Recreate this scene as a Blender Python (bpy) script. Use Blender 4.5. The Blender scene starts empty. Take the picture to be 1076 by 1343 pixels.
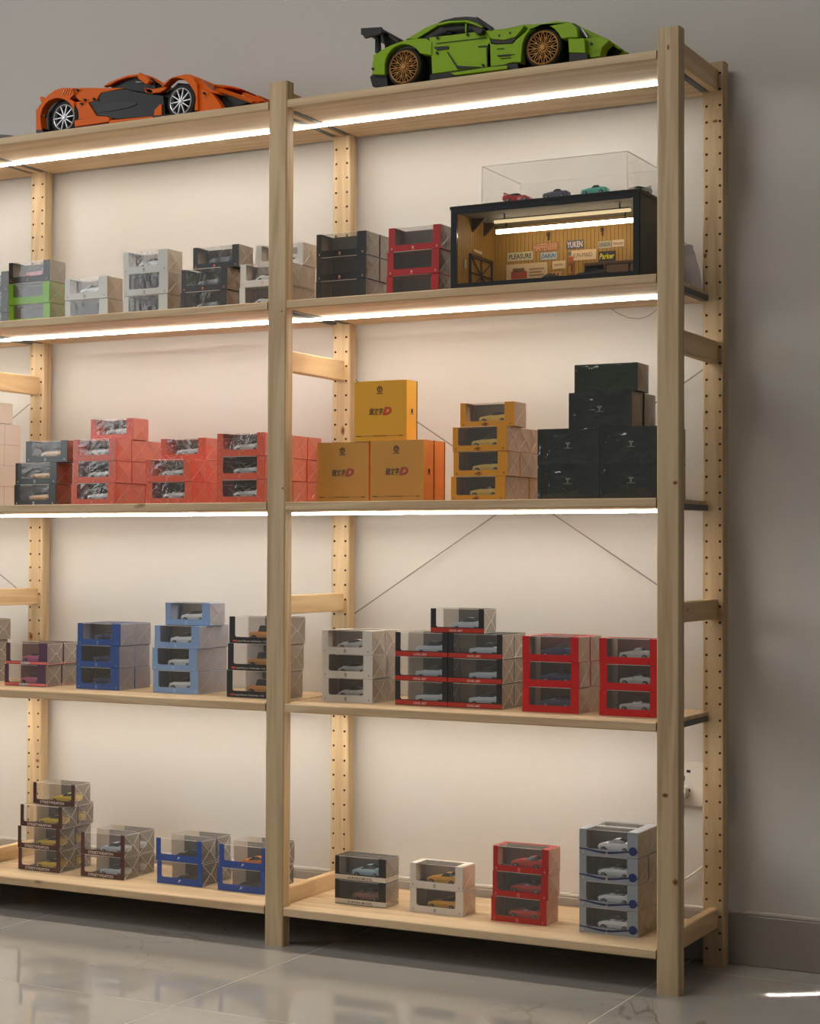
import bpy, bmesh, math, random
from mathutils import Vector, Matrix
PI = math.pi
C = bpy.context.scene.collection
random.seed(7)

# ------------------------------------------------------------------ camera
def make_camera():
    yaw, pit, rol, f = YAW, PITCH, ROLL, FPX
    cam = bpy.data.cameras.new('camera'); o = bpy.data.objects.new('camera', cam); C.objects.link(o)
    r = Vector((math.cos(yaw), math.sin(yaw), 0)); fw = Vector((-math.sin(yaw), math.cos(yaw), 0)); z = Vector((0, 0, 1))
    F = fw*math.cos(pit)+z*math.sin(pit); U = z*math.cos(pit)-fw*math.sin(pit)
    R2 = r*math.cos(rol)+U*math.sin(rol); U2 = U*math.cos(rol)-r*math.sin(rol)
    m = Matrix((R2, U2, -F)).transposed().to_4x4(); m.translation = Vector(CAMLOC)
    o.matrix_world = m
    cam.sensor_fit = 'HORIZONTAL'; cam.sensor_width = 36.0; cam.lens = 36.0*f/1076.0
    cam.clip_start = .05
    bpy.context.scene.camera = o
CAMLOC = (1.09929, -3.12256, 0.81322); YAW = 0.48254; PITCH = 0.02155; ROLL = 0.00368; FPX = 2334.31378
make_camera()

# ------------------------------------------------------------------ world, lights, exposure
sc = bpy.context.scene
sc.view_settings.view_transform = 'Standard'; sc.view_settings.look = 'None'
sc.view_settings.gamma = 1; sc.view_settings.use_curve_mapping = False
sc.view_settings.exposure = 0.0
w = bpy.data.worlds.new('world'); sc.world = w; w.use_nodes = True
w.node_tree.nodes['Background'].inputs[0].default_value = (.5, .5, .52, 1)
w.node_tree.nodes['Background'].inputs[1].default_value = .02
LED_POWER = 80.0          # emission strength of the strip diffusers
LED_COL = (1.0, .935, .83)
def area(name, loc, rot, sx, sy, power, col, spread=None):
    l = bpy.data.lights.new(name, 'AREA'); l.shape = 'RECTANGLE'; l.size = sx; l.size_y = sy; l.energy = power; l.color = col
    if spread is not None: l.spread = spread
    o = bpy.data.objects.new(name, l); C.objects.link(o); o.location = loc; o.rotation_euler = rot
    return o
# soft daylight of the room from the left side and a weak ceiling light
area('room_window_light', (-4.3, -2.6, 1.9), (math.radians(82), 0, math.radians(-62)), 1.8, 1.5, 44, (.93, .97, 1.0))
area('room_ceiling_light', (-.9, -1.5, 2.84), (0, 0, 0), 1.6, 1.0, 22, (1.0, .96, .90))
# unseen narrow beams added overhead to draw a gleam on the floor tile beside the shelf
for gx, gy, gl, gw, ge in ((.166, .097, .009, .020, .020), (.262, .166, .180, .006, .10), (.250, .146, .150, .005, .08)):
    area('floor_gleam_light', (gx, gy, 2.8), (0, 0, math.radians(35)), gl, gw, ge, (1, .97, .9), math.radians(.35))

# ------------------------------------------------------------------ materials
def lin(c):
    return tuple((((v/255)+.055)/1.055)**2.4 if v/255 > .04045 else v/255/12.92 for v in c[:3])
MATS = {}
def nm(name):
    m = bpy.data.materials.new(name); m.use_nodes = True; nt = m.node_tree
    b = nt.nodes['Principled BSDF']; return m, nt, b
def mat(name, rgb, rough=.5, metal=0, spec=.5, bump=0, bscale=200, emit=None, es=1, var=0, coat=0):
    if name in MATS: return MATS[name]
    m, nt, b = nm(name); c = lin(rgb)
    b.inputs['Base Color'].default_value = (*c, 1); b.inputs['Roughness'].default_value = rough
    b.inputs['Metallic'].default_value = metal; b.inputs['Specular IOR Level'].default_value = spec
    if coat: b.inputs['Coat Weight'].default_value = coat; b.inputs['Coat Roughness'].default_value = .12
    if emit: b.inputs['Emission Color'].default_value = (*emit, 1); b.inputs['Emission Strength'].default_value = es
    if bump or var:
        g = nt.nodes.new('ShaderNodeNewGeometry'); n = nt.nodes.new('ShaderNodeTexNoise'); n.inputs['Scale'].default_value = bscale; n.inputs['Detail'].default_value = 4
        nt.links.new(g.outputs['Position'], n.inputs['Vector'])
        if bump:
            bp = nt.nodes.new('ShaderNodeBump'); bp.inputs['Strength'].default_value = bump; bp.inputs['Distance'].default_value = .001
            nt.links.new(n.outputs[0], bp.inputs['Height']); nt.links.new(bp.outputs[0], b.inputs['Normal'])
        if var:
            mx = nt.nodes.new('ShaderNodeMix'); mx.data_type = 'RGBA'; mx.inputs['A'].default_value = (*[v*(1-var) for v in c], 1); mx.inputs['B'].default_value = (*[min(1, v*(1+var)) for v in c], 1)
            nt.links.new(n.outputs[0], mx.inputs['Factor']); nt.links.new(mx.outputs['Result'], b.inputs['Base Color'])
    MATS[name] = m; return m

def film(name, tint=(1, 1, 1), haze=.10, rough=.12, gl=.16, bump=.35, bscale=60, hazecol=(.75, .72, .68)):
    """thin clear plastic: transparent + a little haze + gloss over a crinkled surface"""
    if name in MATS: return MATS[name]
    m = bpy.data.materials.new(name); m.use_nodes = True; nt = m.node_tree; nt.nodes.clear()
    out = nt.nodes.new('ShaderNodeOutputMaterial'); tr = nt.nodes.new('ShaderNodeBsdfTransparent'); tr.inputs[0].default_value = (*tint, 1)
    df = nt.nodes.new('ShaderNodeBsdfDiffuse'); df.inputs[0].default_value = (*hazecol, 1)
    g = nt.nodes.new('ShaderNodeBsdfGlossy'); g.inputs['Roughness'].default_value = rough; g.inputs[0].default_value = (1, 1, 1, 1)
    m1 = nt.nodes.new('ShaderNodeMixShader'); m1.inputs[0].default_value = haze
    m2 = nt.nodes.new('ShaderNodeMixShader')
    lw = nt.nodes.new('ShaderNodeLayerWeight'); lw.inputs[0].default_value = .35
    mr = nt.nodes.new('ShaderNodeMapRange'); mr.inputs['To Min'].default_value = gl*.6; mr.inputs['To Max'].default_value = min(1, gl*3)
    geo = nt.nodes.new('ShaderNodeNewGeometry'); no = nt.nodes.new('ShaderNodeTexNoise'); no.inputs['Scale'].default_value = bscale
    no.inputs['Detail'].default_value = 3; no.inputs['Distortion'].default_value = 1.2
    bp = nt.nodes.new('ShaderNodeBump'); bp.inputs['Strength'].default_value = bump; bp.inputs['Distance'].default_value = .004
    L = nt.links.new
    L(geo.outputs['Position'], no.inputs['Vector']); L(no.outputs[0], bp.inputs['Height']); L(bp.outputs[0], g.inputs['Normal'])
    L(tr.outputs[0], m1.inputs[1]); L(df.outputs[0], m1.inputs[2]); L(lw.outputs['Fresnel'], mr.inputs['Value']); L(mr.outputs[0], m2.inputs[0])
    L(m1.outputs[0], m2.inputs[1]); L(g.outputs[0], m2.inputs[2]); L(m2.outputs[0], out.inputs[0])
    MATS[name] = m; return m

def wood(name, axis, base=(207, 183, 145), dark=(160, 126, 86), rough=.55, knots=True):
    """pine: growth lines stretched along one axis, fine fibre, a few knots; world coordinates plus a shift per object"""
    m, nt, b = nm(name); L = nt.links.new; N = nt.nodes.new
    tc = N('ShaderNodeTexCoord'); oi = N('ShaderNodeObjectInfo'); mp = N('ShaderNodeMapping')
    s = [1, 1, 1]; s[axis] = .06
    mul = N('ShaderNodeVectorMath'); mul.operation = 'SCALE'; mul.inputs['Scale'].default_value = 37.0
    cmb = N('ShaderNodeCombineXYZ')
    for i in range(3): L(oi.outputs['Random'], cmb.inputs[i])
    L(cmb.outputs[0], mul.inputs[0])
    add = N('ShaderNodeVectorMath'); L(tc.outputs['Object'], add.inputs[0]); L(mul.outputs[0], add.inputs[1])
    mp.inputs['Scale'].default_value = s; L(add.outputs[0], mp.inputs['Vector'])
    n1 = N('ShaderNodeTexNoise'); n1.inputs['Scale'].default_value = 14; n1.inputs['Detail'].default_value = 3; n1.inputs['Distortion'].default_value = .6
    L(mp.outputs[0], n1.inputs['Vector'])
    w1 = N('ShaderNodeMath'); w1.operation = 'MULTIPLY'; w1.inputs[1].default_value = 34; L(n1.outputs[0], w1.inputs[0])
    sn = N('ShaderNodeMath'); sn.operation = 'SINE'; L(w1.outputs[0], sn.inputs[0])
    n2 = N('ShaderNodeTexNoise'); n2.inputs['Scale'].default_value = 260; n2.inputs['Detail'].default_value = 2; L(mp.outputs[0], n2.inputs['Vector'])
    r1 = N('ShaderNodeMapRange'); r1.inputs['From Min'].default_value = -1; r1.inputs['To Min'].default_value = 0; r1.inputs['To Max'].default_value = .55; L(sn.outputs[0], r1.inputs['Value'])
    ad = N('ShaderNodeMath'); ad.operation = 'MULTIPLY_ADD'; L(n2.outputs[0], ad.inputs[0]); ad.inputs[1].default_value = .45; L(r1.outputs[0], ad.inputs[2])
    mx = N('ShaderNodeMix'); mx.data_type = 'RGBA'; mx.inputs['A'].default_value = (*lin(base), 1); mx.inputs['B'].default_value = (*lin(dark), 1)
    r2 = N('ShaderNodeMapRange'); r2.inputs['From Min'].default_value = .2; r2.inputs['From Max'].default_value = 1.1; r2.inputs['To Max'].default_value = .80; L(ad.outputs[0], r2.inputs['Value'])
    L(r2.outputs[0], mx.inputs['Factor']); last = mx.outputs['Result']
    if knots:
        mk = N('ShaderNodeMapping'); sk = [1, 1, 1]; sk[axis] = .42; mk.inputs['Scale'].default_value = sk; L(add.outputs[0], mk.inputs['Vector'])
        nd = N('ShaderNodeTexNoise'); nd.inputs['Scale'].default_value = 30; L(mk.outputs[0], nd.inputs['Vector'])
        mxv = N('ShaderNodeMix'); mxv.data_type = 'VECTOR'; mxv.inputs['Factor'].default_value = .02
        L(mk.outputs[0], mxv.inputs['A']); L(nd.outputs['Color'], mxv.inputs['B'])
        v = N('ShaderNodeTexVoronoi'); v.inputs['Scale'].default_value = 8.5; L(mxv.outputs['Result'], v.inputs['Vector'])
        kr = N('ShaderNodeMapRange'); kr.inputs['From Min'].default_value = .035; kr.inputs['From Max'].default_value = .075; kr.inputs['To Min'].default_value = .75; kr.inputs['To Max'].default_value = 0
        L(v.outputs['Distance'], kr.inputs['Value'])
        m2 = N('ShaderNodeMix'); m2.data_type = 'RGBA'; m2.inputs['B'].default_value = (*lin((120, 72, 40)), 1); L(last, m2.inputs['A']); L(kr.outputs[0], m2.inputs['Factor']); last = m2.outputs['Result']
    L(last, b.inputs['Base Color']); b.inputs['Roughness'].default_value = rough
    bp = N('ShaderNodeBump'); bp.inputs['Strength'].default_value = .15; bp.inputs['Distance'].default_value = .0006; L(ad.outputs[0], bp.inputs['Height']); L(bp.outputs[0], b.inputs['Normal'])
    return m
W_Z = wood('pine_upright', 2); W_X = wood('pine_board', 0, (216, 190, 152), (178, 142, 102)); W_Y = wood('pine_rail', 1, (222, 192, 148), (188, 146, 98))

def marble():
    m, nt, b = nm('marble_tile'); L = nt.links.new; N = nt.nodes.new
    g = N('ShaderNodeNewGeometry')
    n0 = N('ShaderNodeTexNoise'); n0.inputs['Scale'].default_value = 1.3; n0.inputs['Detail'].default_value = 6; n0.inputs['Distortion'].default_value = 1.6; L(g.outputs['Position'], n0.inputs['Vector'])
    def vein(scale, width, dist):
        n = N('ShaderNodeTexNoise'); n.inputs['Scale'].default_value = scale; n.inputs['Detail'].default_value = 5; n.inputs['Roughness'].default_value = .55; n.inputs['Distortion'].default_value = dist
        L(g.outputs['Position'], n.inputs['Vector'])
        s = N('ShaderNodeMath'); s.operation = 'SUBTRACT'; s.inputs[1].default_value = .5; L(n.outputs[0], s.inputs[0])
        a = N('ShaderNodeMath'); a.operation = 'ABSOLUTE'; L(s.outputs[0], a.inputs[0])
        r = N('ShaderNodeMapRange'); r.inputs['From Max'].default_value = width; r.inputs['To Min'].default_value = 1; r.inputs['To Max'].default_value = 0; L(a.outputs[0], r.inputs['Value'])
        return r.outputs[0]
    v1 = vein(1.1, .006, .8); v2 = vein(2.3, .003, 1.3)
    msk = N('ShaderNodeTexNoise'); msk.inputs['Scale'].default_value = 2.2; L(g.outputs['Position'], msk.inputs['Vector'])
    mr = N('ShaderNodeMapRange'); mr.inputs['From Min'].default_value = .50; mr.inputs['From Max'].default_value = .66; L(msk.outputs[0], mr.inputs['Value'])
    ad = N('ShaderNodeMath'); ad.operation = 'MAXIMUM'; L(v1, ad.inputs[0]); L(v2, ad.inputs[1])
    mu = N('ShaderNodeMath'); mu.operation = 'MULTIPLY'; L(ad.outputs[0], mu.inputs[0]); L(mr.outputs[0], mu.inputs[1])
    mb = N('ShaderNodeMix'); mb.data_type = 'RGBA'; mb.inputs['A'].default_value = (*lin((166, 162, 156)), 1); mb.inputs['B'].default_value = (*lin((186, 182, 176)), 1); L(n0.outputs[0], mb.inputs['Factor'])
    mv = N('ShaderNodeMix'); mv.data_type = 'RGBA'; mv.inputs['B'].default_value = (*lin((128, 112, 96)), 1); L(mb.outputs['Result'], mv.inputs['A'])
    sc_ = N('ShaderNodeMath'); sc_.operation = 'MULTIPLY'; sc_.inputs[1].default_value = .75; L(mu.outputs[0], sc_.inputs[0]); L(sc_.outputs[0], mv.inputs['Factor'])
    L(mv.outputs['Result'], b.inputs['Base Color']); b.inputs['Roughness'].default_value = .018; b.inputs['Specular IOR Level'].default_value = .75
    b.inputs['IOR'].default_value = 1.55
    return m
M_MARBLE = marble()
M_WALL = mat('wall_paint', (212, 208, 203), .85, bump=.12, bscale=90, var=.02)
M_CEIL = mat('ceiling_paint', (205, 203, 198), .9)
M_BASE = mat('baseboard_tile', (158, 150, 143), .35, var=.04, bscale=14)
M_LIP = mat('baseboard_plaster', (205, 198, 190), .8)
M_GROUT = mat('tile_grout', (228, 224, 216), .6)
M_STEEL = mat('galvanised_steel', (120, 120, 118), .38, .85)
M_STEELD = mat('dark_steel', (104, 104, 100), .5, .25)
M_WIRE = mat('brace_steel', (140, 136, 126), .45, .3)
M_LED = mat('led_diffuser', (255, 240, 220), .5, emit=LED_COL, es=LED_POWER)
M_LEDS = mat('led_frosted_side', (255, 244, 226), .5, emit=LED_COL, es=10.0)
M_ALU = mat('led_profile', (190, 188, 182), .4, .8)
M_BLACK = mat('black_plastic', (16, 16, 17), .38)
M_DARK = mat('charcoal_plastic', (40, 42, 46), .45)
M_HOLE = mat('drilled_hole', (72, 44, 24), .9)
M_PRINTW = mat('white_print', (232, 228, 220), .5)
M_PRINTK = mat('black_print', (28, 26, 26), .5)
M_TYRE = mat('rubber_tyre', (22, 22, 22), .75)

# ------------------------------------------------------------------ mesh building
class MB:
    def __init__(s): s.v = []; s.f = []; s.m = []
    def quad(s, a, b, c, d, mi=0):
        n = len(s.v); s.v += [a, b, c, d]; s.f.append((n, n+1, n+2, n+3)); s.m.append(mi)
    def tri(s, a, b, c, mi=0):
        n = len(s.v); s.v += [a, b, c]; s.f.append((n, n+1, n+2)); s.m.append(mi)
    def box(s, x0, y0, z0, x1, y1, z1, mi=0):
        n = len(s.v)
        s.v += [(x0, y0, z0), (x1, y0, z0), (x1, y1, z0), (x0, y1, z0), (x0, y0, z1), (x1, y0, z1), (x1, y1, z1), (x0, y1, z1)]
        for f in ((0, 3, 2, 1), (4, 5, 6, 7), (0, 1, 5, 4), (1, 2, 6, 5), (2, 3, 7, 6), (3, 0, 4, 7)):
            s.f.append(tuple(n+i for i in f)); s.m.append(mi)
    def cbox(s, x0, y0, z0, x1, y1, z1, c, axis=2, mi=0):
        """box with the four edges along one axis chamfered"""
        A = [(0, c), (c, 0), (1, -c)]
        if axis == 2: lo = [(x0+c, y0), (x1-c, y0), (x1, y0+c), (x1, y1-c), (x1-c, y1), (x0+c, y1), (x0, y1-c), (x0, y0+c)]; g = lambda p, t: (p[0], p[1], t); t0, t1 = z0, z1
        elif axis == 0: lo = [(y0+c, z0), (y1-c, z0), (y1, z0+c), (y1, z1-c), (y1-c, z1), (y0+c, z1), (y0, z1-c), (y0, z0+c)]; g = lambda p, t: (t, p[0], p[1]); t0, t1 = x0, x1
        else: lo = [(x0+c, z0), (x1-c, z0), (x1, z0+c), (x1, z1-c), (x1-c, z1), (x0+c, z1), (x0, z1-c), (x0, z0+c)][::-1]; g = lambda p, t: (p[0], t, p[1]); t0, t1 = y0, y1
        n = len(s.v); s.v += [g(p, t0) for p in lo]+[g(p, t1) for p in lo]
        s.f.append(tuple(n+i for i in range(7, -1, -1))); s.m.append(mi); s.f.append(tuple(n+8+i for i in range(8))); s.m.append(mi)
        for i in range(8):
            j = (i+1) % 8; s.f.append((n+i, n+j, n+8+j, n+8+i)); s.m.append(mi)
    def prism(s, pts, y0, y1, mi=0):
        """polygon in x,z pushed from y0 to y1"""
        k = len(pts); n = len(s.v); s.v += [(p[0], y0, p[1]) for p in pts]+[(p[0], y1, p[1]) for p in pts]
        s.f.append(tuple(range(n, n+k))); s.m.append(mi); s.f.append(tuple(range(n+2*k-1, n+k-1, -1))); s.m.append(mi)
        for i in range(k):
            j = (i+1) % k; s.f.append((n+j, n+i, n+k+i, n+k+j)); s.m.append(mi)
    def tube(s, path, r, seg=6, mi=0):
        P = [Vector(p) for p in path]; rings = []
        for i, p in enumerate(P):
            t = (P[min(i+1, len(P)-1)]-P[max(i-1, 0)]).normalized()
            a = Vector((0, 0, 1)) if abs(t.z) < .9 else Vector((1, 0, 0)); u = t.cross(a).normalized(); v = t.cross(u)
            n = len(s.v); s.v += [tuple(p+u*(r*math.cos(2*PI*k/seg))+v*(r*math.sin(2*PI*k/seg))) for k in range(seg)]; rings.append(n)
        for a, b in zip(rings, rings[1:]):
            for k in range(seg):
                s.f.append((a+k, a+(k+1) % seg, b+(k+1) % seg, b+k)); s.m.append(mi)
        s.f.append(tuple(rings[0]+k for k in range(seg))[::-1]); s.m.append(mi); s.f.append(tuple(rings[-1]+k for k in range(seg))); s.m.append(mi)
    def lathe_y(s, cx, cz, prof, seg=24, mi=0, close=True):
        """profile of (radius, y) turned about an axis parallel to y"""
        rings = []
        for r, y in prof:
            n = len(s.v); s.v += [(cx+r*math.cos(2*PI*k/seg), y, cz+r*math.sin(2*PI*k/seg)) for k in range(seg)]; rings.append(n)
        for a, b in zip(rings, rings[1:]):
            for k in range(seg):
                s.f.append((a+k, a+(k+1) % seg, b+(k+1) % seg, b+k)); s.m.append(mi)
        if close:
            s.f.append(tuple(rings[0]+k for k in range(seg))[::-1]); s.m.append(mi); s.f.append(tuple(rings[-1]+k for k in range(seg))); s.m.append(mi)
    def mesh(s, name, mats, smooth=False):
        me = bpy.data.meshes.new(name); me.from_pydata([tuple(v) for v in s.v], [], s.f)
        for m in (mats if isinstance(mats, (list, tuple)) else [mats]): me.materials.append(m)
        me.polygons.foreach_set('material_index', s.m)
        bm = bmesh.new(); bm.from_mesh(me); bmesh.ops.remove_doubles(bm, verts=bm.verts, dist=1e-6); bmesh.ops.recalc_face_normals(bm, faces=bm.faces); bm.to_mesh(me); bm.free()
        if smooth: me.polygons.foreach_set('use_smooth', [True]*len(me.polygons))
        me.update(); return me
def link(name, me, parent=None, loc=(0, 0, 0), rotz=0):
    o = bpy.data.objects.new(name, me); C.objects.link(o); o.location = loc
    if rotz: o.rotation_euler = (0, 0, rotz)
    if parent: o.parent = parent
    return o
def tag(o, label, cat, group=None):
    o['label'] = label; o['category'] = cat
    if group: o['group'] = group
    return o
def thing(name, label, cat, loc=(0, 0, 0), rotz=0, group=None):
    return tag(link(name, None, None, loc, rotz), label, cat, group)
def struct(name, me, parent=None, loc=(0, 0, 0)):
    o = link(name, me, parent, loc)
    if parent is None: o['kind'] = 'structure'
    return o
TXT = {}
def text_mesh(s, h, m, width=None, shear=0, bold=0):
    """lettering as thin solid, centred on the origin, lying in the x,z plane and facing -y"""
    key = (s, h, m.name, width, shear, bold)
    if key in TXT: return TXT[key]
    cu = bpy.data.curves.new('lettering', 'FONT'); cu.body = s; cu.size = 1; cu.resolution_u = 2; cu.shear = shear; cu.offset = bold
    o = bpy.data.objects.new('tmp', cu); C.objects.link(o)
    dg = bpy.context.evaluated_depsgraph_get(); me = bpy.data.meshes.new_from_object(o.evaluated_get(dg))
    C.objects.unlink(o); bpy.data.objects.remove(o)
    if len(me.vertices):
        xs = [v.co.x for v in me.vertices]; ys = [v.co.y for v in me.vertices]
        x0, x1, y0, y1 = min(xs), max(xs), min(ys), max(ys); k = h/(y1-y0); kx = k if width is None else width/(x1-x0)
        for v in me.vertices: v.co = Vector(((v.co.x-(x0+x1)/2)*kx, 0, (v.co.y-(y0+y1)/2)*k))
    me.name = 'lettering'; me.materials.clear(); me.materials.append(m); TXT[key] = me
    return me

# ------------------------------------------------------------------ the room
RX0, RX1, RY0, RY1, RH = -4.6, 3.0, -5.4, .312, 2.9
WY = RY1
def slab(name, a): mb = MB(); mb.box(*a); return mb
mb = MB(); mb.box(RX0-.1, WY, -.1, RX1+.1, WY+.1, RH); struct('wall_back', mb.mesh('wall_back', M_WALL))
mb = MB(); mb.box(RX0-.1, RY0-.1, -.1, RX0, WY, RH); struct('wall_left', mb.mesh('wall_left', M_WALL))
mb = MB(); mb.box(RX1, RY0-.1, -.1, RX1+.1, WY, RH); struct('wall_right', mb.mesh('wall_right', M_WALL))
mb = MB(); mb.box(RX0, RY0-.1, -.1, RX1, RY0, RH); struct('wall_front', mb.mesh('wall_front', M_WALL))
mb = MB(); mb.box(RX0-.1, RY0-.1, RH, RX1+.1, WY+.1, RH+.1); struct('ceiling', mb.mesh('ceiling', M_CEIL))
mb = MB(); mb.box(RX0, RY0, -.06, RX1, WY, -.0003); fl = struct('floor', mb.mesh('floor', M_GROUT))
T = .70
mb = MB(); mb.cbox(.001, .001, -.008, T-.001, T-.001, 0, .0006, 2); tile_me = mb.mesh('tile', M_MARBLE)
ix0 = math.floor((RX0+.055)/T)-0; 
for i in range(-7, 5):
    for j in range(-8, 2):
        x = -.055+i*T; y = -.49+j*T
        if x+T < RX0 or x > RX1 or y+T < RY0 or y > WY: continue
        x1 = min(x+T, RX1); y1 = min(y+T, WY); xa = max(x, RX0); ya = max(y, RY0)
        if (x1-xa) > T-.002 and (y1-ya) > T-.002: link('tile', tile_me, fl, (x, y, 0))
        elif x1-xa > .01 and y1-ya > .01:
            mb = MB(); mb.box(xa+.001, ya+.001, -.008, x1-.001, y1-.001, 0); link('tile', mb.mesh('tile', M_MARBLE), fl)
bb = MB(); bb.cbox(RX0, WY-.012, 0, RX1, WY, .098, .0015, 0); b1 = struct('baseboard_back', bb.mesh('baseboard_back', M_BASE))
bb = MB(); bb.cbox(RX0, WY-.009, .098, RX1, WY, .106, .002, 0); link('plaster_lip', bb.mesh('plaster_lip', M_LIP), b1)
for nme, a in (('baseboard_left', (RX0, RY0, 0, RX0+.012, WY-.012, .098)), ('baseboard_right', (RX1-.012, RY0, 0, RX1, WY-.012, .098))):
    mb = MB(); mb.box(*a); struct(nme, mb.mesh(nme, M_BASE))

# ------------------------------------------------------------------ shelving
P = .8493; D = .2664; PS = .0293; HP = 1.784; PW = .022; Z0 = .033
SZ = {1: 1.7443, 2: 1.3277, 3: .9121, 4: .4976, 5: .0805}; TH = .0172
BACK = D+PS
def post_mesh(rear):
    """upright with chamfered edges; the face towards the other upright is drilled with two rows of holes every 32 mm"""
    mb = MB(); c = .0025; yf = 0 if rear else PS; n = 8; r = .0026
    y_in = 0.0 if rear else PS; y_out = PS if rear else 0.0; sg = 1 if rear else -1
    x0, x1 = -PW, PW
    # outer three sides with chamfers, ends
    ring = [(x0, y_in+sg*c), (x0, y_out-sg*c), (x0+c, y_out), (x1-c, y_out), (x1, y_out-sg*c), (x1, y_in+sg*c), (x1-c, y_in), (x0+c, y_in)]
    zb, zt = .0, HP
    for i in range(7):
        if i == 6: continue
        a, b = ring[i], ring[i+1]; mb.quad((*a, zb), (*b, zb), (*b, zt), (*a, zt))
    a, b = ring[7], ring[0]; mb.quad((*a, zb), (*b, zb), (*b, zt), (*a, zt))
    nn = len(mb.v); mb.v += [(*q, zb) for q in ring]+[(*q, zt) for q in ring]
    mb.f.append(tuple(nn+i for i in range(8))); mb.m.append(0); mb.f.append(tuple(nn+8+i for i in range(8))); mb.m.append(0)
    # drilled face
    xa, xb = x0+c, x1-c
    zlo = Z0-.016; zhi = Z0+54*.032+.016
    mb.quad((xa, y_in, zb), (xb, y_in, zb), (xb, y_in, zlo), (xa, y_in, zlo)); mb.quad((xa, y_in, zhi), (xb, y_in, zhi), (xb, y_in, zt), (xa, y_in, zt))
    for k in range(55):
        zc = Z0+.032*k
        for cx, l, rr in ((-.0137, xa, 0), (.0137, 0, xb)):
            za, zd = zc-.016, zc+.016
            sq = []
            pts = [(cx+r*math.cos(2*PI*(q+.5)/n), zc+r*math.sin(2*PI*(q+.5)/n)) for q in range(n)]
            out = [(rr, zc+.016*.45), (cx+.004, zd), (cx-.004, zd), (l, zc+.016*.45), (l, zc-.016*.45), (cx-.004, za), (cx+.004, za), (rr, zc-.016*.45)]
            for q in range(n):
                q2 = (q+1) % n; A, B, Cc, Dd = pts[q], pts[q2], out[q2], out[q]
                mb.quad((A[0], y_in, A[1]), (B[0], y_in, B[1]), (Cc[0], y_in, Cc[1]), (Dd[0], y_in, Dd[1]))
                mb.quad((A[0], y_in, A[1]), (B[0], y_in, B[1]), (B[0], y_in+sg*.009, B[1]), (A[0], y_in+sg*.009, A[1]), 1)
            for (qa, cr, qb) in ((out[0], (rr, zd), out[1]), (out[2], (l, zd), out[3]), (out[4], (l, za), out[5]), (out[6], (rr, za), out[7])):
                mb.tri((qa[0], y_in, qa[1]), (cr[0], y_in, cr[1]), (qb[0], y_in, qb[1]))
            nn = len(mb.v); mb.v += [(p_[0], y_in+sg*.009, p_[1]) for p_ in pts]; mb.f.append(tuple(nn+i for i in range(n))); mb.m.append(1)
    return mb.mesh('post', [W_Z, M_HOLE])
fp_me = post_mesh(False); rp_me = post_mesh(True)
RUNGS = [(1.725, 1.770), (1.185, 1.229), (.680, .7195), (.074, .114)]
rung_me = []
for a, b in RUNGS:
    mb = MB(); mb.cbox(-.009, PS, a, .009, D, b, .002, 1); rung_me.append(mb.mesh('rail', W_Y))
M_KNOT = mat('pine_knot', (104, 66, 38), .6, var=.25, bscale=400); M_KNOTR = mat('pine_knot_ring', (164, 118, 72), .6)
def knot_mesh(rw, rh):
    mb = MB(); n = 12
    def ring(f): return [(rw*f*math.cos(2*PI*k/n)*(1+.15*math.sin(2.3*k)), 0, rh*f*math.sin(2*PI*k/n)) for k in range(n)]
    a, b = ring(1), ring(.6)
    for k in range(n): mb.quad(a[k], a[(k+1) % n], b[(k+1) % n], b[k], 1)
    m_ = len(mb.v); mb.v += b; mb.f.append(tuple(range(m_, m_+n))); mb.m.append(0)
    return mb.mesh('knot', [M_KNOT, M_KNOTR])
KNOTS = {0: [('f', -.005, .365, .0065, .0045), ('f', .015, .208, .006, .007), ('f', .014, .939, .005, .004), ('f', 0, 1.746, .0022, .006), ('r', .004, 1.666, .006, .0035), ('r', -.003, 1.228, .004, .0035), ('r', -.0165, 1.40, .004, .006)],
         1: [('f', .0125, 1.306, .0024, .0024), ('f', .0165, .94, .002, .003), ('r', .006, 1.075, .005, .011)],
         2: [('r', -.010, .602, .0055, .010), ('r', .013, .304, .006, .005)]}
names = ['rightmost pine ladder frame, standing alone beside the grey wall', 'pine ladder frame in the middle where the two bays of shelves meet',
         'pine ladder frame near the left edge, only its drilled rear post shows', 'far left pine ladder frame beyond the edge of the photo']
for i in range(4):
    t = thing('shelf_side_frame', names[i], 'shelf frame', (-P*i, 0, 0), 0, 'pine ladder frames that carry the shelf boards')
    fo = link('front_post', fp_me, t); re = link('rear_post', rp_me, t, (0, D, 0))
    for (which, kx, kz, rw, rh) in KNOTS.get(i, []): link('knot', knot_mesh(rw, rh), fo if which == 'f' else re, (kx, -.0002, kz))
    for rm in rung_me: link('rail', rm, t)
ORD = {1: 'top', 2: 'second', 3: 'third', 4: 'fourth', 5: 'bottom'}
BAY = {0: 'right bay', 1: 'middle bay', 2: 'cut-off left bay'}
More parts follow.
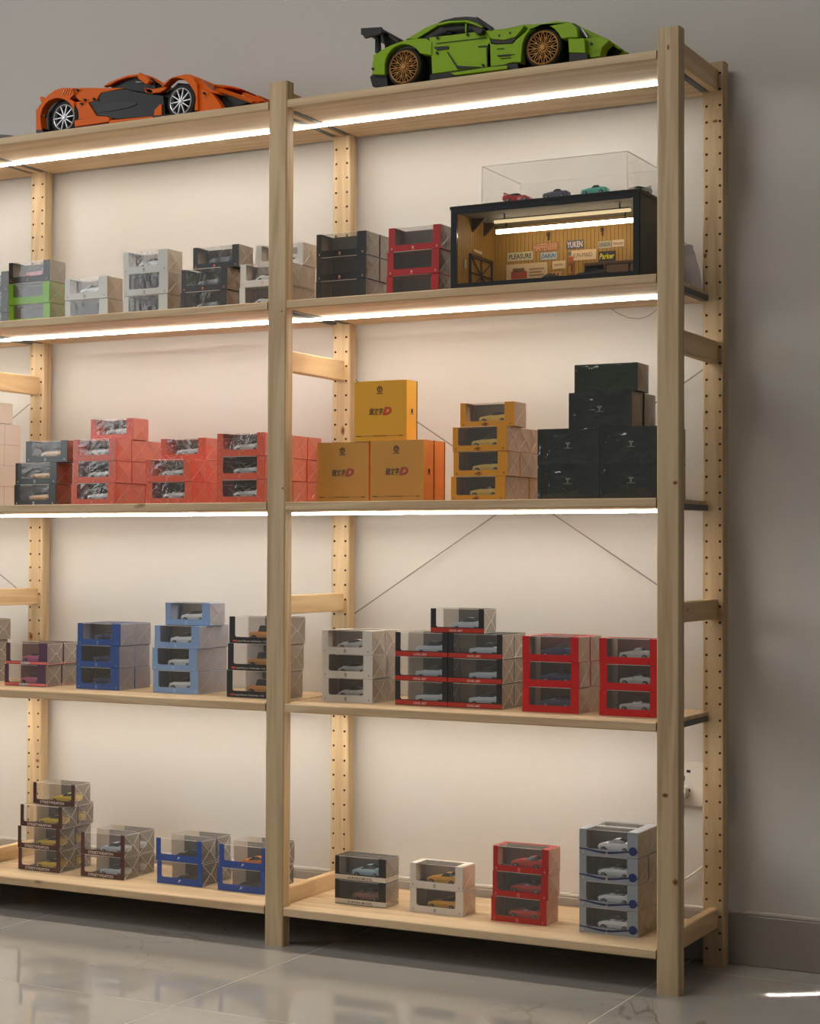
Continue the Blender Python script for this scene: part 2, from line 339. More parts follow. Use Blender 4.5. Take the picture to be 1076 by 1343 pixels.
def board_mesh():
    """board with notched corners: narrow between the posts' faces, longer between front and rear post"""
    mb = MB(); h1 = (P-2*PW)/2-.0015; h2 = P/2-.011; n1 = PS+.002; n2 = D-.002; yb = BACK
    c = .0018
    o = [(-h1, 0), (h1, 0), (h1, n1), (h2, n1), (h2, n2), (h1, n2), (h1, yb), (-h1, yb), (-h1, n2), (-h2, n2), (-h2, n1), (-h1, n1)]
    # front nosing rounded by a chamfered strip
    n = len(mb.v)
    mb.v += [(-h1, c, 0), (h1, c, 0), (-h1, 0, -c), (h1, 0, -c), (-h1, 0, -TH+c), (h1, 0, -TH+c), (-h1, c, -TH), (h1, c, -TH)]
    for a in ((0, 1, 3, 2), (2, 3, 5, 4), (4, 5, 7, 6)): mb.f.append(tuple(n+i for i in a)); mb.m.append(0)
    o2 = [(p_[0], c if p_[1] == 0 else p_[1]) for p_ in o]; k = len(o2); n = len(mb.v)
    mb.v += [(p_[0], p_[1], 0) for p_ in o2]+[(p_[0], p_[1], -TH) for p_ in o2]
    mb.f.append(tuple(range(n, n+k))); mb.m.append(0); mb.f.append(tuple(range(n+2*k-1, n+k-1, -1))); mb.m.append(0)
    for i in range(1, k):
        j = (i+1) % k; mb.f.append((n+i, n+j, n+k+j, n+k+i)); mb.m.append(0)
    for sx in (-1, 1):
        n = len(mb.v); mb.v += [(sx*h1, c, 0), (sx*h1, 0, -c), (sx*h1, 0, -TH+c), (sx*h1, c, -TH)]; mb.f.append((n, n+1, n+2, n+3)); mb.m.append(0)
    return mb.mesh('board', W_X)
bm_ = board_mesh()
def bar_mesh(sx):
    h2 = P/2-.011; mb = MB(); y0, y1 = PS+.003, D-.003
    xo = sx*(h2+.0014); 
    a, b = sorted((sx*h2+sx*.0001, xo)); mb.box(a, y0, -TH-.0012, b, y1, -TH+.0095)
    a, b = sorted((xo, sx*(h2-.013))); mb.box(a, y0, -TH-.0012, b, y1, -TH-.0001)
    a, b = sorted((sx*(h2-.005), sx*(h2-.0065))); mb.box(a, y0, -TH-.0016, b, y1, -TH-.0012)
    a, b = sorted((sx*(h2-.011), sx*(h2-.0125))); mb.box(a, y0, -TH-.0016, b, y1, -TH-.0012)
    return mb.mesh('metal_bar', M_STEELD)
bars = [bar_mesh(-1), bar_mesh(1)]
LED_ME = {}
def led_meshes(x0, x1):
    if (x0, x1) not in LED_ME:
        mb = MB(); mb.box(x0, -.0035, 0, x1, .0035, .0014); mc = MB(); pr = [(-.0048, 0), (-.0048, -.0036), (-.0034, -.0050), (.0034, -.0050), (.0048, -.0036), (.0048, 0)]
        for (a, b), mi in zip(zip(pr, pr[1:]), (1, 1, 0, 1, 1)): mc.quad((x0, a[0], a[1]), (x1, a[0], a[1]), (x1, b[0], b[1]), (x0, b[0], b[1]), mi)
        for xe in (x0, x1):
            n = len(mc.v); mc.v += [(xe, q[0], q[1]) for q in pr]; mc.f.append(tuple(range(n, n+6))); mc.m.append(1)
        LED_ME[(x0, x1)] = (mb.mesh('profile', M_ALU), mc.mesh('diffuser', [M_LED, M_LEDS]))
    return LED_ME[(x0, x1)]
for b in range(3):
    for k in range(1, 6):
        cx = -P*(b+.5)
        t = thing('shelf_board', '%s pine shelf board in the %s, resting on pins between the ladder frames' % (ORD[k], BAY[b]), 'shelf', (cx, 0, SZ[k]), 0, 'pine shelf boards')
        link('board', bm_, t)
        for q in bars: link('metal_bar', q, t)
        if k < 5:
            t = thing('led_strip', 'lit warm LED light strip under the %s shelf board of the %s' % (ORD[k], BAY[b]), 'light strip', (cx, .15, SZ[k]-TH-.0017), 0, 'LED strips under the boards')
            pm_, dm_ = led_meshes(-.4240, .370 if b == 0 else .4240)
            link('profile', pm_, t); link('diffuser', dm_, t)
# crossed steel braces behind the uprights
def strip_between(a, b, wdt=.0026, t=.0012):
    A = Vector(a); B = Vector(b); d = (B-A).normalized(); u = Vector((d.z, 0, -d.x))*wdt/2; mb = MB()
    P4 = [A-u, B-u, B+u, A+u]
    n = len(mb.v); mb.v += [tuple(p_) for p_ in P4]+[tuple(p_+Vector((0, t, 0))) for p_ in P4]
    for f in ((0, 1, 2, 3), (7, 6, 5, 4), (0, 4, 5, 1), (1, 5, 6, 2), (2, 6, 7, 3), (3, 7, 4, 0)): mb.f.append(tuple(n+i for i in f)); mb.m.append(0)
    return mb
for b, lab in ((0, 'crossed thin steel brace behind the right bay, screwed to the rear posts'), (2, 'crossed thin steel brace behind the cut-off left bay')):
    ox = -P*b
    t = thing('cross_brace', lab, 'brace', (ox, BACK+.0005, 0), 0, 'crossed steel braces')
    link('brace_strip', strip_between((-.838, 0, .668), (-.010, 0, 1.190)).mesh('brace_strip', M_WIRE), t)
    link('brace_strip', strip_between((-.838, .002, 1.194), (-.010, .002, .671)).mesh('brace_strip', M_WIRE), t)
    mb = MB(); mb.lathe_y(-.424, .937, [(.012, -.0012), (.012, .0045)], 16); link('tension_disc', mb.mesh('tension_disc', M_WIRE), t)

# ------------------------------------------------------------------ small diecast cars
CARPROF = {
 # stations: (t along length, nose at 0), z bottom, z belt, z top, half width at belt, half width at top  (fractions of length)
 'sedan': dict(L=.0665, wh=(.19, .79), wr=.068, st=[(0, .10, .19, .195, .17, .15), (.03, .07, .23, .235, .19, .17), (.30, .07, .265, .27, .20, .18), (.36, .07, .27, .285, .20, .17), (.47, .07, .275, .395, .20, .145), (.68, .07, .28, .40, .20, .145), (.80, .07, .285, .30, .20, .17), (.97, .08, .275, .28, .19, .17), (1, .12, .24, .245, .17, .15)]),
 'sports': dict(L=.0665, wh=(.19, .79), wr=.072, st=[(0, .09, .14, .145, .16, .13), (.05, .06, .19, .195, .20, .17), (.22, .06, .235, .24, .215, .18), (.32, .06, .235, .25, .21, .17), (.46, .06, .245, .345, .205, .13), (.60, .06, .25, .35, .21, .13), (.80, .06, .26, .28, .225, .16), (.95, .08, .25, .255, .21, .17), (1, .12, .2, .205, .18, .15)]),
 'gt': dict(L=.0675, wh=(.17, .80), wr=.075, st=[(0, .07, .12, .125, .15, .12), (.05, .06, .18, .185, .2, .17), (.25, .06, .225, .23, .215, .18), (.46, .06, .24, .25, .21, .17), (.58, .06, .245, .335, .205, .13), (.72, .06, .25, .335, .21, .13), (.86, .06, .26, .28, .225, .16), (.96, .08, .24, .245, .21, .17), (1, .12, .2, .205, .18, .15)]),
 'roadster': dict(L=.062, wh=(.18, .80), wr=.075, st=[(0, .09, .15, .155, .16, .13), (.05, .06, .21, .215, .2, .17), (.35, .06, .255, .26, .21, .18), (.42, .06, .255, .27, .2, .16), (.50, .06, .26, .35, .19, .13), (.66, .06, .26, .355, .19, .13), (.74, .06, .265, .28, .2, .16), (.95, .08, .26, .265, .2, .17), (1, .12, .22, .225, .18, .15)]),
 'suv': dict(L=.074, wh=(.17, .76), wr=.092, st=[(0, .12, .25, .255, .19, .17), (.03, .10, .28, .285, .2, .18), (.27, .10, .30, .31, .2, .18), (.31, .10, .30, .33, .2, .17), (.36, .10, .30, .48, .2, .17), (.94, .10, .30, .485, .2, .175), (.97, .12, .30, .44, .2, .175), (1, .14, .29, .30, .19, .17)]),
 'racer': dict(L=.070, wh=(.18, .80), wr=.072, st=[(0, .05, .08, .085, .2, .17), (.05, .04, .14, .145, .21, .18), (.2, .05, .215, .22, .22, .17), (.33, .05, .2, .22, .2, .14), (.46, .05, .21, .30, .17, .10), (.60, .05, .22, .305, .18, .10), (.80, .05, .25, .26, .225, .16), (.95, .07, .24, .245, .22, .17), (1, .1, .2, .205, .2, .15)]),
}
CARM = {}
for k_, q_ in CARPROF.items(): q_['L'] *= 1.0 if k_ == 'suv' else 1.06
M_CGLASS = mat('car_glass', (30, 34, 38), .12)
def car_meshes(kind, paint):
    key = (kind, paint.name)
    if key in CARM: return CARM[key]
    c = CARPROF[kind]; L = c['L']; st = c['st']
    body = MB(); glass = MB()
    def ring(s):
        t, zb, zm, zt, w, wt = [q*L for q in s]
        zk = zb+(zm-zb)*.55
        return [(t, -w*.93, zb), (t, -w, zk), (t, -w*.97, zm), (t, -wt, zt), (t, wt, zt), (t, w*.97, zm), (t, w, zk), (t, w*.93, zb)]
    R = [ring(s) for s in st]
    for a, b, sa, sb in zip(R, R[1:], st, st[1:]):
        for k in range(7):
            q = (a[k], b[k], b[k+1], a[k+1])
            cab = (max(sa[3]-sa[2], sb[3]-sb[2]) > .04)
            if cab and (k in (2, 4)) :
                # side window, leaves a painted roof
                glass.quad(*q)
            elif cab and k == 3 and abs(sa[3]-sb[3]) > .05: glass.quad(*q)
            else: body.quad(*q)
        body.quad(a[7], b[7], b[0], a[0])
    n = len(body.v); body.v += R[0]; body.f.append(tuple(range(n, n+8))); body.m.append(0)
    n = len(body.v); body.v += R[-1]; body.f.append(tuple(range(n+7, n-1, -1))); body.m.append(0)
    wr = c['wr']*L; w = .2*L
    arch = MB()
    for t in c['wh']:
        for s in (-1, 1):
            arch.lathe_y(t*L, wr*1.02, [(wr*1.22, s*(w+.0003)), (wr*1.22, s*(w-.004))], 14)
    wm = MB(); wm.lathe_y(0, 0, [(wr*.62, -.0024), (wr*.72, -.0026), (wr, -.002), (wr, .002), (wr*.6, .0024)], 16, 0)
    wm.lathe_y(0, 0, [(wr*.18, -.0034), (wr*.6, -.0027)], 12, 1, False); 
    for k in range(5):
        a = 2*PI*k/5; x, z = math.cos(a), math.sin(a)
        wm.quad((-z*wr*.08, -.0029, x*wr*.08), (x*wr*.62-z*wr*.1, -.0027, z*wr*.62+x*wr*.1), (x*wr*.62+z*wr*.1, -.0027, z*wr*.62-x*wr*.1), (z*wr*.08, -.0029, -x*wr*.08), 1)
    ms = dict(body=body.mesh('body', paint), glass=glass.mesh('cabin_glass', M_CGLASS), arch=arch.mesh('wheel_arch', M_BLACK), wheel=wm.mesh('wheel', [M_TYRE, M_STEEL]), c=c)
    if kind in ('racer', 'gt', 'sports'):
        sp = MB(); z = (.30 if kind == 'sports' else .34)*L
        sp.box(.93*L, -.17*L, z, 1.0*L, .17*L, z+.012*L)
        for s in (-1, 1): sp.box(.95*L, s*.12*L-.0004, .23*L, .98*L, s*.12*L+.0004, z)
        if kind != 'sports': ms['spoiler'] = sp.mesh('spoiler', paint)
    CARM[key] = ms; return ms
def toy_car(kind, paint, loc, label, group=None, rotz=0, name='toy_car'):
    ms = car_meshes(kind, paint); c = ms['c']; L = c['L']; wr = c['wr']*L
    t = thing(name, label, 'toy car', loc, rotz, group)
    link('body', ms['body'], t); link('cabin_glass', ms['glass'], t); link('wheel_arch', ms['arch'], t)
    if 'spoiler' in ms: link('spoiler', ms['spoiler'], t)
    for x in c['wh']:
        for s in (-1, 1):
            link('wheel', ms['wheel'], t, (x*L, s*.195*L, wr), 0 if s < 0 else PI)
    return t
def paint(name, rgb, rough=.28): return mat('paint_'+name, rgb, rough, coat=.5)

# ------------------------------------------------------------------ window boxes for diecast cars
F_PANE = film('window_film', haze=.09, gl=.06, bump=.25, bscale=38)
F_PANE_CRINKLED = film('crinkled_window_film', haze=.06, gl=.075, bump=.55, bscale=34, rough=.06, hazecol=(.8, .8, .78))
F_SIDE = film('side_film', (.92, .90, .86), haze=.22, gl=.22, bump=.5, bscale=80, hazecol=(.66, .58, .50), rough=.15)
F_WRAP = film('wrap_film', haze=.16, gl=.22, bump=.6, bscale=60, rough=.12, hazecol=(.86, .76, .66))
F_SIDE2 = film('hazy_side_film', (.92, .90, .86), haze=.46, gl=.22, bump=.5, bscale=80, hazecol=(.70, .62, .54), rough=.15)
F_WRAPD = film('dark_box_wrap', haze=.0, gl=.13, bump=.5, bscale=40, rough=.07)
F_WRAPL = film('clear_box_wrap', haze=.04, gl=.12, bump=.1, bscale=12, rough=.05)
M_CREASE_GLINT = mat('film_crease_glint', (232, 224, 212), .3)
def card(name, rgb, rough=.45, coat=.35): return mat('card_'+name, rgb, rough, coat=coat)
BW, BD, BH = .1195, .0575, .0490
# kind: name of look, card colour, side colour (black kinds: brown film reflection painted in; None = clear film), backdrop colour, left card (pale, light from the left painted in), window (x0,x1,z0) fractions, car, paint, extras
K = {
 'black':   dict(look='black', front=(42, 42, 43), side=(128, 108, 92), back=(62, 60, 58), win=(.10, .82, .28), car=None, logo=(214, 168, 150)),
 'blackred': dict(look='black', front=(42, 42, 43), side=(150, 138, 126), back=(70, 66, 62), win=(.10, .85, .30), car=('sports', 'redcar'), logo=(190, 180, 170)),
 'green':   dict(look='lime green', front=(118, 178, 44), side=(136, 164, 70), back=(74, 68, 60), win=(.12, .84, .34), car=None, logo=(190, 214, 150)),
 'grey':    dict(look='pale grey', front=(196, 199, 194), side=(214, 200, 180), back=(84, 82, 80), win=(.12, .80, .28), car=None, logo=(120, 118, 116)),
 'greyopen': dict(look='pale grey', front=(196, 199, 194), side=(214, 200, 180), back=(190, 178, 164), win=(.12, .80, .30), car=('sports', 'silver'), logo=(120, 118, 116)),
 'blackorange': dict(look='black', front=(40, 40, 42), side=(140, 118, 96), back=(56, 56, 56), win=(.10, .86, .26), car=('sports', 'darkgrey'), logo=(230, 120, 60)),
 'white2':  dict(look='white', front=(214, 212, 206), side=(218, 200, 182), back=(150, 144, 138), win=(.12, .88, .28), car=('racer', 'white'), logo=(226, 150, 130)),
 'red':     dict(look='deep red', front=(176, 36, 38), side=(132, 78, 66), back=(96, 84, 82), win=(.12, .86, .26), car=None, logo=(236, 190, 170)),
 'whiteplain': dict(look='plain white', front=(226, 218, 210), side=(228, 216, 206), back=None, win=None, car=None, logo=(170, 160, 150)),
 'darkgreen': dict(look='dark slate', front=(48, 56, 58), side=(104, 70, 56), back=(70, 66, 60), win=(.14, .84, .28), car=('sports', 'amber'), logo=(220, 220, 214)),
 'orangered': dict(look='bright orange red', front=(212, 86, 52), side=(246, 108, 78), back=(96, 84, 80), win=(.12, .84, .28), car=('sports', 'silver'), logo=(238, 140, 110), crinkled=True),  # side painted brighter than the front for the light it catches
 'amber':   dict(look='amber', front=(214, 146, 34), side=(226, 178, 134), back=(96, 88, 76), win=(.10, .82, .24), car=('roadster', 'yellowpale'), logo=(60, 50, 40), text=('頭文字D', (60, 40, 30))),
 'purple':  dict(look='dark purple', front=(78, 48, 80), side=None, sidecol='purple', back=(110, 72, 70), win=(.10, .80, .16), car=('roadster', 'pinkcar'), band=(236, 116, 116)),
 'blue':    dict(look='royal blue', front=(48, 82, 150), side=(142, 142, 162), back=(76, 68, 60), win=(.12, .80, .28), car=('roadster', 'navy'), logo=(130, 160, 210)),
 'lightblue': dict(look='light blue', front=(134, 164, 206), side=(176, 184, 210), back=(108, 104, 96), win=(.12, .82, .26), car=('sports', 'whitecar'), logo=(180, 205, 235)),
 'white':   dict(look='white', front=(216, 212, 204), side=(224, 208, 192), back=(110, 102, 94), win=(.13, .82, .30), car=('racer', 'silver'), logo=(110, 106, 102)),
 'coolart': dict(look='black', front=(38, 36, 36), side=None, back=(96, 90, 86), left=(204, 190, 174), win=(.10, .90, .24), car=('sedan', 'silverblue'), band=(190, 48, 32), text=('COOL ART', (232, 215, 200))),
 'redblue': dict(look='bright red', front=(200, 24, 26), side=(204, 172, 148), back=(112, 58, 52), left=(214, 196, 176), win=(.13, .86, .28), car=('sports', 'navy'), small=True),
 'redsilver': dict(look='bright red', front=(200, 24, 26), side=(204, 172, 148), back=(112, 62, 56), left=(206, 186, 166), win=(.13, .86, .28), car=('roadster', 'silver'), small=True),
 'street':  dict(look='dark brown', front=(82, 42, 34), side=None, back=(120, 112, 104), left=(206, 186, 160), win=(.08, .92, .22), car=('gt', 'yellow'), text=('STREETWEAPON', (226, 210, 190))),
 'streetwhite': dict(look='dark brown', front=(82, 42, 34), side=None, back=(120, 112, 104), left=(206, 186, 160), win=(.08, .92, .22), car=('sports', 'silverblue'), text=('STREETWEAPON', (226, 210, 190))),
 'bluep':   dict(look='cobalt blue', front=(40, 76, 156), side=None, back=(92, 88, 80), left=(206, 186, 162), win=(.10, .90, .30), car=('racer', 'blackcar'), pmark=True),
 'bluepo':  dict(look='cobalt blue', front=(40, 76, 156), side=None, back=(92, 88, 80), left=(206, 186, 162), win=(.10, .90, .30), car=('racer', 'orangecar'), pmark=True),
 'aurora':  dict(look='black and cream', front=(44, 43, 43), side=(130, 118, 106), back=(92, 86, 80), win=(.08, .86, .26), car=('sports', 'skyblue'), band=(224, 214, 198), bandside=True, text=('AURORA MODEL', (86, 70, 50))),
 'auroradark': dict(look='black and cream', front=(44, 43, 43), side=(130, 118, 106), back=(92, 86, 80), win=(.08, .86, .26), car=('sports', 'brownred'), band=(224, 214, 198), bandside=True, text=('AURORA MODEL', (86, 70, 50))),
 'whiteyellow': dict(look='white', front=(218, 208, 196), side=(232, 208, 186), back=(140, 128, 116), win=(.12, .86, .28), car=('gt', 'amber'), logo=(110, 106, 102)),
 'redrace': dict(look='crimson', front=(178, 34, 28), side=(216, 150, 118), back=(96, 88, 80), win=(.08, .88, .24), car=('gt', 'redcar'), logo=(230, 150, 130), text2=('JTX', (236, 226, 216))),
 'wave':    dict(look='grey', front=(150, 156, 164), side=(188, 168, 136), back=(104, 100, 94), win=(.12, .82, .26), car=('sports', 'whitecar'), wave=True, logo=(240, 190, 160)),
 'suv':     dict(look='black', front=(38, 36, 35), side=None, back=(84, 78, 70), left=(210, 202, 194), win=(.10, .92, .24), car=('suv', 'suvorange'), redmark=True, text=('Land Rover Defender 110', (226, 216, 206)), w=.145, d=.075, h=.0572),
 'tee':     dict(look='wrapped dark green', front=(20, 34, 30), side=(134, 116, 98), back=None, win=None, car=None, wrapfront=True, tee=True, w=.1285, d=.062, h=.0685),
 'teelow':  dict(look='wrapped dark green', front=(18, 46, 28), side=(128, 108, 92), back=None, win=None, car=None, wrapfront=True, w=.1285, d=.062, h=.0535),
 'yellowbig': dict(look='amber yellow', front=(230, 164, 24), side=(255, 188, 40), back=None, win=None, car=None, big=True, w=.1215, d=.047, h=.1235),
 'yellowwrap': dict(look='amber yellow', front=(236, 170, 46), side=(248, 158, 74), back=None, win=None, car=None, big=True, bigwrap=True, w=.1225, d=.047, h=.1245),
 'smoke':   dict(look='dark', front=(52, 46, 42), side=None, back=(80, 72, 64), win=(.1, .9, .25), car=None),
}
PAINTS = dict(redcar=(196, 48, 40), silver=(196, 196, 192), darkgrey=(80, 82, 84), white=(226, 226, 222), amber=(222, 160, 40), yellowpale=(226, 186, 84), pinkcar=(210, 110, 160),
              navy=(40, 44, 92), whitecar=(232, 234, 236), silverblue=(196, 206, 216), yellow=(222, 188, 30), blackcar=(36, 36, 38), orangecar=(238, 132, 24), skyblue=(170, 204, 222), brownred=(128, 84, 76), suvorange=(216, 146, 64))
CARWORD = dict(redcar='red', silver='silver', darkgrey='dark grey', white='white', amber='amber', yellowpale='pale yellow', pinkcar='pink', navy='navy', whitecar='white', silverblue='pale silver', yellow='yellow', blackcar='black', orangecar='orange', skyblue='pale blue', brownred='brownish red', suvorange='orange')
BOXM = {}
def box_meshes(kind):
    if kind in BOXM: return BOXM[kind]
    k = K[kind]; w, d, h = k.get('w', BW), k.get('d', BD), k.get('h', BH); e = .0007
    mf = card(kind+'_front', k['front']); mi = card(kind+'_back', k['back'] or k['front'], .7, 0)
    ms_ = card(kind+'_side', k['side']) if k['side'] else None
    out = dict(w=w, d=d, h=h)
    mats = [mf, ms_ or mf, mi, card(kind+'_left_light', k['left'], .7, 0) if 'left' in k else mi, mat('inner_base', (60, 56, 52), .6)]
    b = MB()
    b.box(0, 0, 0, w, d, e, 0)                       # floor of the carton
    clear = k['side'] is None
    if k['win'] is None:
        b.box(0, 0, e, w, e, h, 0); b.box(0, d-e, e, w, d, h, 0); b.box(0, e, e, e, d-e, h, 1); b.box(w-e, e, e, w, d-e, h, 1); b.box(e, e, h-e, w-e, d-e, h, 0)
    else:
        a0, a1, zb = k['win'][0]*w, k['win'][1]*w, k['win'][2]*h
        b.box(0, 0, e, w, e, zb, 0); b.box(0, 0, zb, a0, e, h, 0); b.box(a1, 0, zb, w, e, h, 0)
        # rounded lower corners of the window
        for (cx, sg) in ((a0, 1), (a1, -1)): b.prism([(cx, zb), (cx+sg*.003, zb), (cx, zb+.003)], 0, e, 0)
        b.box(e, e, e, w-e, d-e, .0028 if clear else zb*.55, 4)
        if clear:
            b.box(w*.30, d-e*2, e, w, d-e, h, 2); b.box(0, d-e, e, w*.30, d, h, 3)
            b.box(0, e, e, e, .003, h, 0); b.box(w-e, e, e, w, .003, h, 0)
        else:
            b.box(0, d-e, e, w, d, h, 1); b.box(0, e, e, e, d-e, h, 1); b.box(w-e, e, e, w, d-e, h, 1)
            b.box(a0, d*.78, e, a1, d*.78+e, h-.001, 2)
            if 'left' in k: b.box(a0, d*.5, zb*.5, a0+w*.09, d*.5+e, h-.001, 3)
            b.box(e, d*.80, h-e, w-e, d-e, h, 0 if not 'left' in k else 0)
            b.box(0, e, h-e, a0, d*.80, h, 0); b.box(a1, e, h-e, w, d*.80, h, 0)
    if 'band' in k:
        mats.append(card(kind+'_band', k['band'])); zz = k['win'][2]*h*.86
        b.box(.0002, -.0004, .0012, w-.0002, -.0001, zz, 5)
        if k.get('bandside'): b.box(w+.0001, .0002, .0012, w+.0004, d-.0002, zz, 5)
        if kind == 'purple': b.box(w+.0001, .0002, .0012, w+.0004, d-.0002, zz*.8, 5)
    if k.get('big'):
        mats.append(M_DARK); b.box(w+.0001, d-.0030, 0, w+.0005, d, h, 5)
    out['carton'] = b.mesh('carton', mats)
    if k.get('wrapfront') or k.get('bigwrap'):
        g = MB(); NX, NZ = 26, 14; rnd = random.Random(len(kind)*7+1)
        fl = [(rnd.uniform(-.6, .6), rnd.uniform(0, 6.28), rnd.uniform(60, 200), rnd.uniform(.0003, .0010)) for _ in range(6)]
        amp = 1 if k.get('wrapfront') else .25
        def P(i, j):
            x, z = w*i/NX, h*j/NZ; e_ = min(1, 4*min(i, NX-i)/NX, 4*min(j, NZ-j)/NZ)
            dsp = sum(a*abs(math.sin((x*math.sin(t)+z*math.cos(t))*f+ph)) for t, ph, f, a in fl)
            return (x, -.0004-dsp*e_*amp, z)
        for i in range(NX):
            for j in range(NZ): g.quad(P(i, j), P(i+1, j), P(i+1, j+1), P(i, j+1))
        out['wrap'] = g.mesh('front_wrap', F_WRAPD if k.get('wrapfront') else F_WRAPL, smooth=True)
    # pane: front and top in one bent sheet
    if k['win']:
        p_ = MB(); a0, a1, zb = k['win'][0]*w, k['win'][1]*w, k['win'][2]*h
        y = e*.5
        p_.quad((a0, y, zb), (a1, y, zb), (a1, y, h-.0003), (a0, y, h-.0003)); p_.quad((a0, y, h-.0003), (a1, y, h-.0003), (a1, d*.8, h-.0003), (a0, d*.8, h-.0003))
        if clear:
            p_.quad((a1, y, h-.0003), (w, y, h-.0003), (w, d-e, h-.0003), (a1, d-e, h-.0003)); p_.quad((0, y, h-.0003), (a0, y, h-.0003), (a0, d-e, h-.0003), (0, d-e, h-.0003))
            p_.quad((a0, d*.8, h-.0003), (a1, d*.8, h-.0003), (a1, d-e, h-.0003), (a0, d-e, h-.0003))
            p_.quad((.0002, e, e), (.0002, d, e), (.0002, d, h), (.0002, e, h))
        out['pane'] = p_.mesh('window_pane', F_PANE_CRINKLED if k.get('crinkled') else F_PANE)
        # bright cut edge of the pane along the top front fold
        q = MB(); q.box(a0, -.0002, h-.0006, a1, .0006, h+.0001); out['fold'] = q.mesh('pane_fold', M_CREASE_GLINT)
    # folded wrap on the right-hand end: an envelope of four flat flaps with raised seams
    s = MB(); xx = w+.0003; c0 = (xx+.0012, d*.5, h*.5)
    cn = [(xx, .001, .001), (xx, d-.001, .001), (xx, d-.001, h-.001), (xx, .001, h-.001)]
    L1 = (xx+.0022, d*.46, h*.5); L2 = (xx+.0022, d*.54, h*.5)
    for t in ((cn[0], L1, cn[3]), (cn[1], cn[2], L2)): s.tri(*t)
    s.quad(cn[0], cn[1], L2, L1); s.quad(L1, L2, cn[2], cn[3])
    out['film'] = s.mesh('side_wrap', (F_SIDE2 if kind in ('coolart', 'suv', 'smoke', 'purple') else F_SIDE) if clear else F_WRAP)
    if kind != 'whiteplain':
        cr = MB()
        for a, b2 in ((cn[0], L1), (cn[3], L1), (cn[1], L2), (cn[2], L2), (L1, L2), (cn[3], cn[2]), (cn[0], cn[1])):
            cr.tube([tuple(Vector(a)+Vector((.0002, 0, 0))), tuple(Vector(b2)+Vector((.0002, 0, 0)))], .00038 if clear else .00048, 3)
        out['seam'] = cr.mesh('wrap_seam', M_CREASE_GLINT if clear else card(kind+'_seam', tuple(min(255, int(v*.56+252*.40)) for v in k['side'])))
    BOXM[kind] = out; return out
def glint_mesh(i):  # pale thin tubes that paint the glints of crinkled wrap
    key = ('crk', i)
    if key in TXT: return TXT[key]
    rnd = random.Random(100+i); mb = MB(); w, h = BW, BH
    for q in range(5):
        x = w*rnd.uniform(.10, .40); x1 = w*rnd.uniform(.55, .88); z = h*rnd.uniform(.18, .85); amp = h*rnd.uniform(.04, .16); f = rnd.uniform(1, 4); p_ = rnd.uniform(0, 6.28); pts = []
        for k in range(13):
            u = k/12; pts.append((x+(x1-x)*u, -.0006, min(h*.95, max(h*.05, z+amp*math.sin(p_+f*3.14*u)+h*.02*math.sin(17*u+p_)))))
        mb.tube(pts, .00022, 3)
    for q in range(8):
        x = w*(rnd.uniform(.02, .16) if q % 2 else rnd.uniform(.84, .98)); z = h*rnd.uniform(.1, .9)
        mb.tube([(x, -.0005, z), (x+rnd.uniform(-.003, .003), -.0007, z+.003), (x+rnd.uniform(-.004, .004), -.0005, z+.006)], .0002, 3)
    me = mb.mesh('wrap_glint', M_CREASE_GLINT); TXT[key] = me; return me
def emblem_mesh(rgb, r=.0030, kind='ring'):
    key = ('emb', rgb, r, kind)
    if key in TXT: return TXT[key]
    mb = MB(); y = -.0003
    n = 10
    for i in range(n):
        a, b = 2*PI*i/n, 2*PI*(i+1)/n
        if kind == 'flower': ra = r*(1 if i % 2 else .6); rb = r*(1 if (i+1) % 2 else .6); mb.tri((0, y, 0), (ra*math.cos(a), y, ra*math.sin(a)), (rb*math.cos(b), y, rb*math.sin(b)))
        else: mb.quad((r*math.cos(a), y, r*math.sin(a)), (r*math.cos(b), y, r*math.sin(b)), (r*.72*math.cos(b), y, r*.72*math.sin(b)), (r*.72*math.cos(a), y, r*.72*math.sin(a)))
    if kind != 'flower':
        mb.quad((-r*.5, y, r*.15), (r*.5, y, r*.15), (r*.5, y, r*.4), (-r*.5, y, r*.4)); mb.quad((-r*.12, y, -r*.6), (r*.12, y, -r*.6), (r*.12, y, r*.2), (-r*.12, y, r*.2))
    mb.quad((-r*1.1, y, -r*1.5), (r*1.1, y, -r*1.5), (r*1.1, y, -r*1.25), (-r*1.1, y, -r*1.25))
    me = mb.mesh('emblem', mat('print_%d_%d_%d' % rgb, rgb, .5)); TXT[key] = me; return me
def mark_mesh(rgb):
    key = ('mark', rgb)
    if key in TXT: return TXT[key]
    mb = MB(); y = -.0003
    for i in range(3): mb.quad((-.0014, y, .0016-i*.0014), (.0014, y, .0016-i*.0014), (.0014, y, .0008-i*.0014), (-.0014, y, .0008-i*.0014))
    me = mb.mesh('corner_mark', mat('print_%d_%d_%d' % rgb, rgb, .5)); TXT[key] = me; return me
def prm(rgb): return mat('print_%d_%d_%d' % tuple(rgb), rgb, .5)

